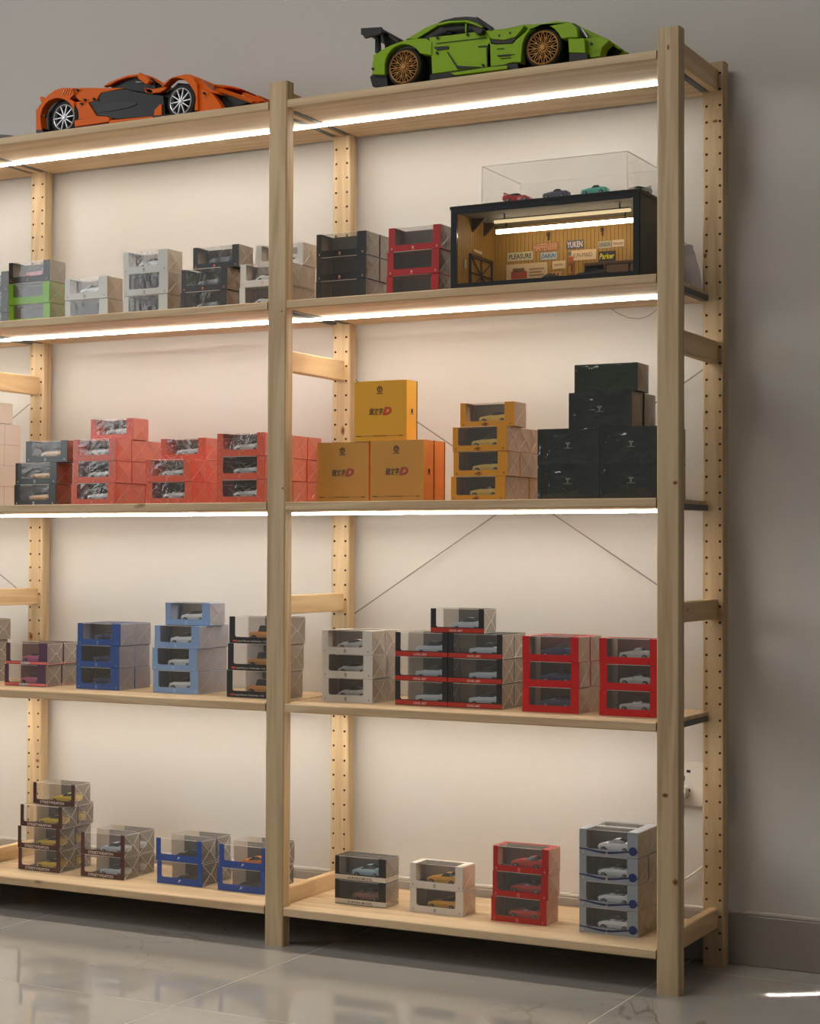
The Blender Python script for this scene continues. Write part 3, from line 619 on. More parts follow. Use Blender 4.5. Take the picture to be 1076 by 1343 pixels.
def car_box(kind, loc, label, group, rotz=0, with_car=True, prints=True, carlabel=None, cargroup=None, name='car_box'):
    k = K[kind]; m = box_meshes(kind); w, d, h = m['w'], m['d'], m['h']
    t = thing(name, label, 'box', loc, rotz, group)
    ca = link('carton', m['carton'], t)
    if 'pane' in m: link('window_pane', m['pane'], t)
    if 'fold' in m: link('pane_fold', m['fold'], t)
    if 'wrap' in m: link('front_wrap', m['wrap'], t)
    sf = link('side_wrap', m['film'], t) if not (k.get('big') or kind == 'whiteplain') else None
    if 'seam' in m and sf and kind != 'whiteplain': link('wrap_seam', m['seam'], sf)
    if prints and k.get('crinkled'): link('wrap_glint', glint_mesh(random.randrange(4)), t)
    if prints:
        zb = k['win'][2]*h if k['win'] else h*.6
        if 'logo' in k and kind != 'amberx':
            link('emblem', emblem_mesh(k['logo'], .0030 if k['win'] else .006, 'flower' if kind in ('black', 'red', 'wave', 'blackorange') else 'ring'), ca, (w*.47, 0, zb*.52))
            if k['win']:
                for xx in (w*.06, w*.93): link('corner_mark', mark_mesh(k['logo']), ca, (xx, 0, zb*.45))
        if 'text' in k:
            tx, col = k['text']
            if kind == 'amber':
                link('lettering', text_mesh('頭文字', .0040, prm((50, 40, 34)), .0095, .2, .008), ca, (w*.44, -.0003, zb*.42)); link('lettering', text_mesh('D', .0044, prm((200, 50, 30)), .0050, .25, .03), ca, (w*.51, -.0003, zb*.44))
            elif kind.startswith('street'): link('lettering', text_mesh(tx, .0064, prm(col), w*.58, 0, .015), ca, (w*.46, -.0003, zb*.48))
            elif kind.startswith('aurora'): link('lettering', text_mesh(tx, .0052, prm(col), w*.50, 0, .01), ca, (w*.50, -.0006, zb*.42))
            elif kind == 'suv': link('lettering', text_mesh(tx, .0034, prm(col), w*.50), ca, (w*.40, -.0003, zb*.40))
            else: link('lettering', text_mesh(tx, .0044, prm(col), w*.25, 0, .015), ca, (w*.48, -.0007, zb*.42))
        if k.get('redmark'): 
            mb = MB(); mb.box(-.005, -.0004, -.0018, .005, -.0001, .0018); link('red_mark', mb.mesh('red_mark', prm((204, 70, 50))), ca, (w*.10, 0, zb*.40))
        if k.get('small'): link('corner_mark', mark_mesh((110, 20, 20)), ca, (w*.84, 0, zb*.30))
        if k.get('pmark'): link('lettering', text_mesh('P', .0062, prm((226, 226, 226)), .0062, .3, .02), ca, (w*.50, -.0003, zb*.55))
        if k.get('tee'):
            mb = MB(); pw = prm((206, 202, 196)); y = -.0014
            for (a, b2, c2, d2) in ((-.0048, .0030, .0048, .0040), (-.0048, .0016, -.0010, .0024), (.0010, .0016, .0048, .0024), (-.0014, -.0050, -.0005, .0024), (.0005, -.0050, .0014, .0024), (-.0085, -.0070, .0085, -.0063)): mb.box(a, y, b2, c2, y+.0002, d2)
            link('emblem', mb.mesh('emblem', pw), ca, (w*.5, -.001, h*.54))
        if k.get('big'):
            pk = prm((50, 40, 34)); link('emblem', emblem_mesh((60, 46, 30), .0065), ca, (w*.49, -.0006, h*.86))
            link('lettering', text_mesh('頭文字', .0145, pk, .033, .25, .008), ca, (w*.42, -.0009, h*.49)); link('letter_d', text_mesh('D', .0165, prm((204, 52, 34)), .021, .3, .04), ca, (w*.63, -.0009, h*.495))
            mb = MB()
            for a, b2, hh in ((.04, .93, .0003), (.04, .13, .0012), (.36, .62, .0009), (.86, .93, .0012)): mb.box(w*a, -.0009, h*.085-hh/2, w*b2, -.0006, h*.085+hh/2)
            link('base_line', mb.mesh('base_line', pk), ca)
            mb = MB(); mb.box(w+.0003, d*.35, h*.44, w+.0006, d*.65, h*.45); mb.box(w+.0003, d*.42, h*.46, w+.0006, d*.58, h*.53); link('side_emblem', mb.mesh('side_emblem', pk), ca)
        if k.get('text2'): link('lettering', text_mesh(k['text2'][0], .0062, prm(k['text2'][1]), .013, .1, .02), ca, (w*.55, d*.3, h*.46))
        if kind == 'purple':
            mb = MB(); mb.prism([(-.013, -.0026), (.011, -.0026), (.013, .0026), (-.015, .0026)], -.0004, -.0001); pl = link('name_plate', mb.mesh('name_plate', prm((206, 200, 206))), ca, (w*.48, -.0005, zb*.48))
        if k.get('wave'):
            mb = MB(); N = 20
            for i in range(N):
                x0, x1 = w*i/N, w*(i+1)/N; f = lambda x: zb*(.62+.24*math.cos(2*PI*x/w*1.0+.3))
                g = lambda x: f(x)+.0022+.002*math.sin(PI*x/w)
                mb.quad((x0, -.0003, f(x0)), (x1, -.0003, f(x1)), (x1, -.0003, g(x1)), (x0, -.0003, g(x0)))
            link('wave_stripe', mb.mesh('wave_stripe', prm((44, 56, 92))), ca)
            mb = MB(); n = 16; r = .0085
            mb.v += [(r*math.cos(2*PI*i/n), -.0006, r*math.sin(2*PI*i/n)) for i in range(n)]; mb.f.append(tuple(range(n))); mb.m.append(0)
            link('navy_disc', mb.mesh('navy_disc', prm((40, 56, 110))), ca, (w*.915, 0, zb*1.05))
    if with_car and k['car']:
        ck, pn = k['car']; pt = paint(pn, PAINTS[pn]); L = CARPROF[ck]['L']; 
        off = Vector((w*.52-L*.5+w*.05, d*.42, .0031 if k['side'] is None else k['win'][2]*h*.56+.0001))
        if kind in ('coolart',): off.x = w*.34
        if kind.startswith('street') or kind.startswith('bluep'): off.x = w*.36
        if kind == 'suv': off.x = w*.27
        rz = rotz
        p_ = Vector(loc)+Matrix.Rotation(rz, 3, 'Z') @ off
        toy_car(ck, pt, tuple(p_), carlabel or ('%s toy car inside ' % CARWORD[pn])+label, cargroup, rz)
    return t

# ------------------------------------------------------------------ the stacks of boxes
LEV = {1: ['single'], 2: ['bottom', 'top'], 3: ['bottom', 'middle', 'top'], 4: ['bottom', 'second', 'third', 'top'], 5: ['bottom', 'second', 'third', 'fourth', 'top']}
ROW = ['front row', 'second row', 'third row', 'rear row']
STACKS = {
 ('A', 2): ([(3, -1.835, .18, 1), (2, -1.834, .18, 1), (1, -1.834, .18, 1)], 'black', 'black stack cut by left edge'),
 ('B', 2): ([(3, -1.637, .09, 1), (2, -1.636, .088, 1), (1, -1.635, .09, 1)], {3: 'blackred', 2: 'green', 1: 'green'}, 'green and black stack, second shelf'),
 ('C', 2): ([(2, -1.469, .085, 1), (1, -1.469, .087, 1)], {2: 'greyopen', 1: 'grey'}, 'two-high pale grey stack, second shelf'),
 ('D', 2): ([(3, -1.309, .09, 1), (2, -1.306, .088, 1), (1, -1.308, .09, 1)], {3: 'greyopen', 2: 'grey', 1: 'grey'}, 'three-high pale grey stack, second shelf'),
 ('E', 2): ([(3, -1.135, .11, 1), (2, -1.155, .095, 1), (1, -1.157, .095, 1)], {3: 'blackorange', 2: 'blackorange', 1: 'blackorange'}, 'black stack left of middle post'),
 ('F', 2): ([(2, -.998, .09, 2), (1, -1.0, .09, 2), (3, -.997, .150, 1)], 'white2', 'white stack behind the middle post'),
 ('H', 2): ([(3, -.808, .09, 2), (2, -.808, .09, 2), (1, -.809, .09, 2)], 'black', 'black stack right of middle post'),
 ('I', 2): ([(3, -.637, .093, 1), (2, -.640, .093, 1), (1, -.643, .095, 1)], 'red', 'red stack beside the garage case'),
 ('J', 3): ([(5, -1.832, .14, 1), (4, -1.834, .113, 2), (3, -1.834, .113, 2), (2, -1.833, .113, 2), (1, -1.834, .113, 2)], 'whiteplain', 'white stack at the left edge'),
 ('K', 3): ([(3, -1.582, .09, 1), (2, -1.612, .09, 1), (1, -1.615, .09, 1)], 'darkgreen', 'dark stack at left, third shelf'),
 ('L', 3): ([(4, -1.439, .145, 1), (3, -1.442, .085, 3), (2, -1.442, .086, 3), (1, -1.444, .084, 3)], 'orangered', 'leftmost orange-red stack, third shelf'),
 ('M', 3): ([(3, -1.243, .145, 1), (2, -1.240, .085, 2), (1, -1.238, .087, 2)], 'orangered', 'middle orange-red stack, third shelf'),
 ('N', 3): ([(3, -1.025, .045, 4), (2, -1.025, .045, 4), (1, -1.025, .045, 4)], 'orangered', 'orange-red stack behind middle post'),
 ('P', 3): ([(4, -.475, .10, 1), (3, -.482, .08, 3), (2, -.481, .082, 3), (1, -.485, .079, 3)], 'amber', 'amber window-box stack, third shelf'),
 ('R', 4): ([(3, -1.858, .17, 1), (2, -1.866, .17, 1), (1, -1.866, .17, 1)], 'smoke', 'dark stack at left, fourth shelf'),
 ('S', 4): ([(2, -1.646, .103, 2), (1, -1.650, .103, 2)], 'purple', 'purple stack, fourth shelf'),
 ('T', 4): ([(3, -1.441, .105, 2), (2, -1.444, .105, 2), (1, -1.444, .105, 2)], 'blue', 'royal blue stack, fourth shelf'),
 ('U', 4): ([(4, -1.217, .13, 1), (3, -1.227, .104, 2), (2, -1.233, .104, 2), (1, -1.230, .104, 2)], 'lightblue', 'light blue stack, fourth shelf'),
 ('V', 4): ([(3, -1.0196, .088, 1), (2, -1.023, .088, 1), (1, -1.0256, .088, 1)], 'suv', 'off-roader stack behind middle post'),
 ('W', 4): ([(3, -.794, .095, 2), (2, -.792, .095, 2), (1, -.792, .095, 2)], 'white', 'white stack, fourth shelf'),
 ('X', 4): ([(3, -.6205, .098, 2), (2, -.621, .098, 2), (1, -.6205, .098, 2)], 'coolart', 'left column of black-red block'),
 ('XR', 4): ([(3, -.4995, .098, 2), (2, -.4995, .098, 2), (1, -.500, .098, 2)], 'coolart', 'right column of black-red block'),
 ('Y', 4): ([(3, -.331, .086, 2), (2, -.330, .086, 2), (1, -.331, .086, 2)], 'redblue', 'red stack with navy cars'),
 ('Z', 4): ([(3, -.169, .086, 1), (2, -.168, .086, 1), (1, -.169, .086, 1)], 'redsilver', 'red stack beside the right post'),
 ('a', 5): ([(4, -1.569, .11, 1), (3, -1.589, .09, 2), (2, -1.596, .09, 2), (1, -1.594, .09, 2)], 'street', 'brown stack with yellow cars'),
 ('b', 5): ([(2, -1.415, .09, 2), (1, -1.414, .089, 2)], 'streetwhite', 'brown stack with silver cars'),
 ('c', 5): ([(2, -1.219, .104, 2), (1, -1.216, .104, 2)], 'bluep', 'cobalt stack with black cars'),
 ('d', 5): ([(2, -1.050, .10, 2), (1, -1.053, .099, 2)], {2: 'bluepo', 1: 'bluep'}, 'cobalt stack beside the middle post'),
 ('e', 5): ([(2, -.760, .097, 1), (1, -.760, .097, 1)], {2: 'aurora', 1: 'auroradark'}, 'cream and black pair, bottom shelf'),
 ('f', 5): ([(2, -.584, .096, 1), (1, -.583, .096, 1)], 'whiteyellow', 'white pair, bottom shelf'),
 ('g', 5): ([(3, -.397, .095, 1), (2, -.398, .095, 1), (1, -.401, .095, 1)], 'redrace', 'crimson stack, bottom shelf'),
 ('h', 5): ([(4, -.207, .08, 2), (3, -.207, .08, 2), (2, -.207, .08, 2), (1, -.207, .08, 2)], 'wave', 'grey stack, bottom shelf'),
}
LH = .0495
for (key, sh), (lv, kind, sn) in STACKS.items():
    nl = len({q[0] for q in lv}); dy0 = .0580
    for (l, x, y, rows) in lv:
        kd = kind[l] if isinstance(kind, dict) else kind; k = K[kd]
        lh = .0575 if kd == 'suv' else LH
        rot = 0 if key in ('X', 'XR', 'S') else random.uniform(-.006, .006)
        z = SZ[sh]+lh*(l-1)+.0001*l
        for r in range(rows):
            dy = dy0*r; jx = 0 if (r == 0 or key in ('X', 'XR')) else random.uniform(-.0015, .0015)
            loc = (x-math.sin(rot)*dy+jx, y+math.cos(rot)*dy+.0002*r, z)
            lab = '%s car box, %s layer, %s, %s' % (k['look'], LEV[nl][l-1], ROW[r], sn)
            cw = CARWORD[k['car'][1]] if k['car'] else ''
            clab = '%s toy car in the %s %s box, %s' % (cw, LEV[nl][l-1], ROW[r], sn)
            show = k['car'] and (r == 0 or (k['side'] is None and k.get('car') and key in ('a', 'b')))
            car_box(kd, loc, lab, sn, rot, bool(show), r == 0, clab, 'toy cars in the '+sn)
car_box('coolart', (-.543, .105, SZ[4]+3*LH+.0006), 'single black car box on top of the black-red block', 'black-red boxes', 0, True, True, 'silver toy car in the single box on top of the black-red block', 'toy cars in the black-red boxes')
# large wrapped dark green cartons
for (kd, x, y, z, lab, pr) in (
    ('tee', -.2856, .055, 0, 'wrapped dark green carton, lower left of the four-block by the right post', True),
    ('tee', -.1565, .055, 0, 'wrapped dark green carton, lower right front of the block by the right post', True),
    ('tee', -.2856, .055, .0687, 'wrapped dark green carton, upper left of the four-block by the right post', True),
    ('tee', -.1565, .055, .0687, 'wrapped dark green carton, upper right front of the block by the right post', True),
    ('tee', -.1565, .1185, 0, 'wrapped dark carton behind the lower right one, end seen past the post', False),
    ('tee', -.1565, .1185, .0687, 'wrapped dark carton behind the upper right one, end seen past the post', False),
    ('tee', -.2224, .060, .1374, 'wrapped dark green carton in the third layer, front one', True),
    ('tee', -.2200, .1235, .1374, 'wrapped dark green carton in the third layer, rear one', False),
    ('teelow', -.2114, .062, .2061, 'flat wrapped green carton topmost of the dark green stack', True)):
    car_box(kd, (x, y, SZ[3]+z+.0001), lab, 'wrapped dark green cartons', 0, False, pr, name='wrapped_carton')
for (kd, x, y, z, lab) in (
    ('yellowwrap', -.7943, .075, 0, 'glossy wrapped amber yellow square carton, lower left, third shelf'),
    ('yellowwrap', -.6597, .060, 0, 'glossy wrapped amber yellow square carton, lower right front, third shelf'),
    ('yellowwrap', -.6597, .1085, 0, 'amber yellow carton standing behind the lower right yellow one'),
    ('yellowbig', -.7045, .072, .1247, 'unwrapped amber yellow square carton on top of the two others')):
    car_box(kd, (x, y, SZ[3]+z+.0001), lab, 'large amber yellow cartons', 0, False, y < .1, name='square_carton')

# ------------------------------------------------------------------ the two brick-built model cars on the top shelf
GREEN=[
('rear_fender','green',12,20.0,1,[(-633,31),(-633,55),(-627,69),(-608,80),(-586,86),(-557,91),(-534,91),(-511,88),(-498,80),(-498,53),(-524,60),(-531,69),(-539,75),(-547,80),(-557,83),(-566,84),(-576,82),(-584,79),(-592,73),(-598,66),(-602,57),(-604,47),(-604,27)]),
('rear_bumper','green',35,60.0,1,[(-643,78),(-616,85),(-616,33),(-644,36)]),
('diffuser','black',20,70.0,1,[(-643,29),(-634,36),(-603,30),(-601,4),(-637,9)]),
('door','green',14,16.0,1,[(-505,90),(-439,88),(-376,87),(-370,66),(-368,13),(-419,16),(-498,16),(-500,57)]),
('door_groove','black',12,1.5,1,[(-494,69),(-461,67),(-460,61),(-486,61)]),
('door_groove','black',12,1.5,1,[(-465,56),(-463,56),(-437,19),(-441,18)]),
('door_groove','black',12,1.5,1,[(-441,25),(-388,16),(-418,17),(-437,18)]),
('door_groove','black',12,1.5,1,[(-396,58),(-376,57),(-374,16),(-377,16),(-378,55),(-396,56)]),
('belt_groove','black',12,1.5,1,[(-489,76),(-377,73),(-377,72),(-489,75)]),
('sill','green',6,30.0,1,[(-454,11),(-364,12),(-330,10),(-330,4),(-364,4),(-443,5)]),
('underbody','black',12,30.0,1,[(-502,15),(-454,15),(-311,15),(-308,1),(-502,1)]),
('front_quarter','green',14,16.0,1,[(-376,62),(-358,57),(-324,55),(-314,59),(-304,51),(-305,16),(-329,17),(-370,7),(-376,10)]),
('vent_slot','black',12,1.5,1,[(-355,35),(-332,34),(-316,32),(-316,30),(-353,32)]),
('vent_slot','black',12,1.5,1,[(-355,48),(-340,47),(-340,46),(-355,47)]),
('vent_slot','black',12,1.5,1,[(-349,28),(-317,27),(-317,26),(-347,27)]),
('vent_gap','black',12,4.0,1,[(-369,69),(-340,62),(-317,66),(-313,63),(-323,54),(-357,57),(-368,61)]),
('hood_side','green',10,20.0,1,[(-378,84),(-357,84),(-335,81),(-298,87),(-296,84),(-305,74),(-315,65),(-339,62),(-367,68)]),
('front_fender','green',12,22.0,1,[(-316,59),(-303,67),(-289,76),(-260,84),(-232,85),(-204,80),(-193,73),(-187,64),(-185,48),(-203,50),(-219,50),(-225,61),(-233,70),(-242,77),(-252,81),(-263,82),(-273,81),(-283,76),(-291,69),(-297,60),(-301,49),(-302,38),(-304,15),(-326,17),(-324,38)]),
('fender_rear_panel','green',16,20.0,1,[(-207,51),(-173,45),(-171,17),(-205,22)]),
('lower_vent','black',18,20.0,1,[(-206,22),(-168,17),(-167,4),(-206,5)]),
('nose_side','green',30,30.0,1,[(-193,55),(-179,50),(-143,48),(-128,39),(-143,27),(-147,11),(-173,11),(-176,21)]),
('headlamp','black',30,20.0,1,[(-206,83),(-201,82),(-179,63),(-176,51),(-192,54),(-198,73)]),
('headlamp_bar','silver',28,3.0,1,[(-186,70),(-184,70),(-171,51),(-174,50)]),
('nose_top','green',60,75.0,1,[(-213,92),(-196,81),(-168,65),(-141,50),(-117,31),(-120,28),(-146,46),(-177,56),(-185,58),(-196,73)]),
('grille','black',70,65.0,1,[(-160,39),(-146,50),(-134,42),(-120,26),(-138,21),(-162,23)]),
('splitter','green',75,60.0,1,[(-147,53),(-122,32),(-109,26),(-111,23),(-126,24),(-138,43)]),
('grille_bar','dark',69,2.0,0,[(-155,40),(-153,40),(-153,23),(-155,23)]),
('grille_bar','dark',69,2.0,0,[(-148,41),(-147,40),(-147,22),(-148,22)]),
('grille_bar','dark',69,2.0,0,[(-141,41),(-140,41),(-140,21),(-141,22)]),
('grille_bar','dark',69,2.0,0,[(-135,36),(-133,36),(-133,21),(-135,21)]),
('grille_bar','dark',69,2.0,0,[(-128,32),(-127,32),(-127,20),(-128,20)]),
('rear_pillar','green',45,14.0,1,[(-575,103),(-551,112),(-528,122),(-507,126),(-502,121),(-525,111),(-548,101)]),
('roof_rail','green',45,14.0,1,[(-507,126),(-477,128),(-437,124),(-415,115),(-401,105),(-405,104),(-420,112),(-440,120),(-475,123),(-502,121)]),
('roof','black',60,72.5,1,[(-509,132),(-496,136),(-470,138),(-444,136),(-425,132),(-388,106),(-389,101),(-408,110),(-444,129),(-484,133)]),
('windscreen_pillar','black',50,10.0,1,[(-420,130),(-416,129),(-384,105),(-379,93),(-386,94)]),
('cabin_interior','black',75,60.0,1,[(-564,111),(-518,131),(-490,133),(-454,130),(-419,114),(-406,104),(-536,108)]),
('window_post','green',50,8.0,1,[(-443,126),(-438,125),(-440,99),(-443,100)]),
('headrest','dark',68,20.0,1,[(-495,115),(-489,117),(-482,115),(-482,108),(-494,108)]),
('mirror','black',0,30.0,1,[(-405,95),(-393,93),(-379,87),(-382,79),(-393,78),(-401,86)]),
('engine_cover','black',45,90.0,1,[(-613,95),(-572,102),(-521,101),(-517,67),(-604,60)]),
('wing_end','black',30,6.0,1,[(-670,135),(-622,131),(-619,119),(-627,116),(-661,113),(-666,121),(-670,122)]),
('wing_blade','black',36,100.0,1,[(-670,136),(-627,132),(-625,126),(-664,126),(-670,127)]),
('wing_strut','black',70,10.0,1,[(-659,128),(-650,127),(-648,92),(-659,93)]),
('wing_strut','black',70,10.0,1,[(-647,134),(-641,133),(-607,107),(-622,103),(-637,119)]),
('wing_strut','black',70,10.0,1,[(-640,123),(-635,121),(-628,110),(-629,98),(-635,98)]),
('chassis','black',50,85.0,1,[(-648,82),(-607,93),(-516,94),(-394,94),(-328,77),(-268,79),(-217,75),(-188,34),(-191,5),(-636,15)]),
('hood','green',50,85.0,1,[(-393,99),(-355,97),(-316,100),(-277,96),(-248,97),(-209,88),(-187,69),(-231,78),(-305,77),(-384,82)])]
GREEN_PINS=[(-485,86),(-419,84),(-486,56),(-385,19),(-631,42),(-349,72),(-326,74),(-158,32)]
ORANGE=[
('rear_fender','orange',18,22.0,1,[(-1519,19),(-1520,64),(-1511,71),(-1504,79),(-1487,94),(-1464,104),(-1442,106),(-1415,102),(-1412,87),(-1424,79),(-1411,70),(-1411,44),(-1412,51),(-1418,62),(-1426,71),(-1437,78),(-1449,83),(-1461,85),(-1473,84),(-1484,81),(-1494,74),(-1501,66),(-1505,56),(-1507,45),(-1503,17)]),
('tail_spike','orange',40,10.0,1,[(-1528,100),(-1522,101),(-1515,94),(-1505,101),(-1518,87),(-1524,88)]),
('rear_skirt','black',20,50.0,1,[(-1521,23),(-1501,22),(-1500,11),(-1521,13)]),
('louvre','lightorange',16,1.5,1,[(-1444,91),(-1437,103),(-1435,102),(-1442,90)]),
('louvre','lightorange',16,1.5,1,[(-1438,90),(-1431,102),(-1429,102),(-1435,90)]),
('louvre','lightorange',16,1.5,1,[(-1431,89),(-1424,101),(-1423,101),(-1429,89)]),
('louvre','lightorange',16,1.5,1,[(-1425,88),(-1418,100),(-1416,100),(-1422,88)]),
('side_pod','orange',22,20.0,1,[(-1415,71),(-1397,71),(-1376,66),(-1352,33),(-1355,30),(-1410,29),(-1414,45)]),
('belt_panel','orange',24,20.0,1,[(-1422,104),(-1380,100),(-1342,95),(-1276,87),(-1320,85),(-1341,84),(-1348,77),(-1352,69),(-1378,66),(-1401,73),(-1413,84),(-1418,89)]),
('groove','black',20,1.5,1,[(-1408,31),(-1353,30),(-1353,29),(-1408,29)]),
('groove','black',22,1.5,1,[(-1429,86),(-1416,85),(-1410,80),(-1426,80)]),
('sill','orange',14,30.0,1,[(-1407,27),(-1346,31),(-1315,26),(-1310,21),(-1311,14),(-1365,13),(-1406,13)]),
('sill_line','orange',16,30.0,1,[(-1313,18),(-1195,14),(-1195,10),(-1313,10)]),
('underbody','black',20,40.0,1,[(-1411,19),(-1145,15),(-1145,1),(-1411,1)]),
('door','black',26,20.0,1,[(-1379,66),(-1353,70),(-1349,77),(-1343,85),(-1318,86),(-1277,86),(-1244,75),(-1202,65),(-1174,59),(-1168,16),(-1202,16),(-1318,22),(-1321,29),(-1355,35)]),
('door_swoosh','dark',24,2.0,1,[(-1361,49),(-1317,60),(-1246,52),(-1243,47),(-1267,42),(-1317,40),(-1348,41)]),
('canopy_rail','orange',50,14.0,1,[(-1356,106),(-1340,113),(-1324,117),(-1290,123),(-1256,123),(-1240,118),(-1225,111),(-1225,109),(-1256,118),(-1290,118),(-1315,114),(-1337,107)]),
('canopy_rail','orange',50,14.0,1,[(-1241,119),(-1221,112),(-1205,102),(-1178,88),(-1182,84),(-1208,97),(-1224,108),(-1241,114)]),
('cabin_interior','black',62,60.0,1,[(-1346,108),(-1324,120),(-1299,122),(-1265,123),(-1229,109),(-1197,88),(-1191,76),(-1233,77),(-1305,97),(-1339,103)]),
('mirror','orange',30,20.0,1,[(-1246,114),(-1240,119),(-1226,110),(-1213,97),(-1220,91),(-1229,94),(-1246,108)]),
('window_frame','orange',30,14.0,1,[(-1229,83),(-1216,81),(-1205,75),(-1205,67),(-1219,72)]),
('window_frame','orange',30,14.0,1,[(-1226,82),(-1206,78),(-1194,78),(-1163,79),(-1171,73),(-1187,68),(-1213,69),(-1226,74)]),
('window_frame','orange',40,14.0,1,[(-1233,113),(-1224,111),(-1220,101),(-1224,95),(-1233,97)]),
('pillar','black',42,10.0,1,[(-1224,107),(-1215,106),(-1204,81),(-1215,81)]),
('steering_column','silver',55,4.0,0,[(-1271,109),(-1252,105),(-1252,103),(-1270,106)]),
('front_fender','orange',20,22.0,1,[(-1166,81),(-1158,86),(-1148,94),(-1129,96),(-1110,97),(-1091,87),(-1081,72),(-1079,53),(-1078,15),(-1087,15),(-1086,36),(-1087,47),(-1091,58),(-1097,68),(-1104,77),(-1113,84),(-1123,89),(-1134,92),(-1145,92),(-1155,90),(-1164,85),(-1172,78)]),
('fender_foot','orange',22,20.0,1,[(-1196,16),(-1194,29),(-1180,40),(-1175,39),(-1175,14)]),
('bumper_side','orange',26,20.0,1,[(-1083,63),(-1070,62),(-1047,50),(-1033,34),(-1020,15),(-1033,12),(-1082,13)]),
('headlamp','lamp',50,20.0,1,[(-1092,79),(-1087,83),(-1076,81),(-1061,69),(-1062,62),(-1077,65),(-1088,71)]),
('hood_edge','orange',60,70.0,1,[(-1141,110),(-1124,107),(-1106,99),(-1081,87),(-1062,78),(-1065,71),(-1087,82),(-1109,87),(-1119,96)]),
('fender_cap','orange',30,50.0,1,[(-1098,90),(-1086,89),(-1073,76),(-1048,56),(-1020,44),(-1048,51),(-1073,61),(-1086,64)]),
('intake','black',50,60.0,1,[(-1063,59),(-1037,53),(-1012,44),(-967,26),(-999,21),(-1036,23),(-1049,41)]),
('nose_rail','orange',65,65.0,1,[(-1072,72),(-1047,69),(-1015,56),(-988,45),(-964,32),(-972,27),(-1000,39),(-1043,57),(-1069,66)]),
('nose_blade','orange',90,40.0,1,[(-1084,88),(-1060,84),(-1032,77),(-1013,70),(-1019,69),(-1045,76),(-1063,78),(-1079,83)]),
('nose_wing','orange',100,30.0,1,[(-1020,64),(-1007,63),(-989,53),(-973,53),(-972,47),(-959,39),(-988,38),(-1004,50)]),
('chassis','black',50,85.0,1,[(-1537,84),(-1497,110),(-1454,108),(-1296,90),(-1188,67),(-1152,90),(-1116,83),(-1074,51),(-1033,29),(-1004,8),(-1092,1),(-1535,21)]),
('rear_deck','orange',50,85.0,1,[(-1526,93),(-1497,108),(-1467,113),(-1441,111),(-1362,103),(-1355,96),(-1454,105),(-1497,100)])]
ORANGE_PINS=[(-1382,72),(-1357,71),(-1391,64),(-1403,96),(-1494,48),(-1061,49)]

def bevelled(mb, name, m, w=.0009):
    me = mb.mesh(name, m); bm = bmesh.new(); bm.from_mesh(me)
    try: bmesh.ops.bevel(bm, geom=list(bm.edges), offset=w, segments=1, affect='EDGES', clamp_overlap=True)
    except Exception: pass
    bm.to_mesh(me); bm.free(); return me
def rim_mesh(r, spokes, m, double):
    mb = MB(); mb.lathe_y(0, 0, [(r, -.001), (r*.955, -.003), (r*.90, -.002), (r*.90, .008), (r, .008)], 36, 0, False)
    mb.lathe_y(0, 0, [(.0001, -.004), (r*.14, -.004), (r*.19, -.001), (r*.19, .004)], 16, 0, False)
    def bar(a0, r0, a1, r1, wd):
        p0 = Vector((math.cos(a0)*r0, -.0015, math.sin(a0)*r0)); p1 = Vector((math.cos(a1)*r1, -.0020, math.sin(a1)*r1)); d = (p1-p0).normalized(); u = Vector((-d.z, 0, d.x))*wd
        n = len(mb.v); mb.v += [tuple(p_) for p_ in (p0-u*1.25, p1-u*.7, p1+u*.7, p0+u*1.25)]+[tuple(p_+Vector((0, .0035, 0))) for p_ in (p0-u*1.25, p1-u*.7, p1+u*.7, p0+u*1.25)]
        for f in ((0, 1, 2, 3), (7, 6, 5, 4), (0, 4, 5, 1), (1, 5, 6, 2), (2, 6, 7, 3), (3, 7, 4, 0)): mb.f.append(tuple(n+i for i in f)); mb.m.append(0)
    for k in range(spokes):
        a = 2*PI*k/spokes
        if double:
            bar(a, r*.15, a, r*.95, .0007)
            bar(a, r*.45, a+PI/spokes*.9, r*.95, .0006); bar(a, r*.45, a-PI/spokes*.9, r*.95, .0006); bar(a+PI/spokes, r*.15, a+PI/spokes, r*.62, .0005)
        else: bar(a, r*.15, a+.05, r*.95, .0011)
    return mb.mesh('rim', m)
def tyre_mesh(r, rr, wd):
    mb = MB(); mb.lathe_y(0, 0, [(rr*.9, .004), (rr*.98, .0005), (r*.90, 0), (r*.97, .0015), (r, .005), (r, wd-.005), (r*.9, wd), (rr*.5, wd)], 40, 0, False)
    mb.lathe_y(0, 0, [(.0001, .010), (rr*.98, .010)], 24, 0, False)
    return mb.mesh('tyre', M_TYRE, True)
CARMATS = dict(green=mat('brick_green', (134, 172, 12), .35, spec=.35), orange=mat('brick_orange', (226, 100, 0), .4, spec=.25), lightorange=mat('brick_pale_orange', (236, 150, 84), .3), black=M_BLACK, dark=M_DARK, silver=mat('brick_silver', (206, 206, 206), .35, .6), lamp=mat('brick_headlamp', (120, 118, 132), .15))
M_GOLD = mat('rim_gold', (176, 126, 62), .4, .35); M_RIMS = mat('rim_silver', (214, 214, 216), .3, .5)
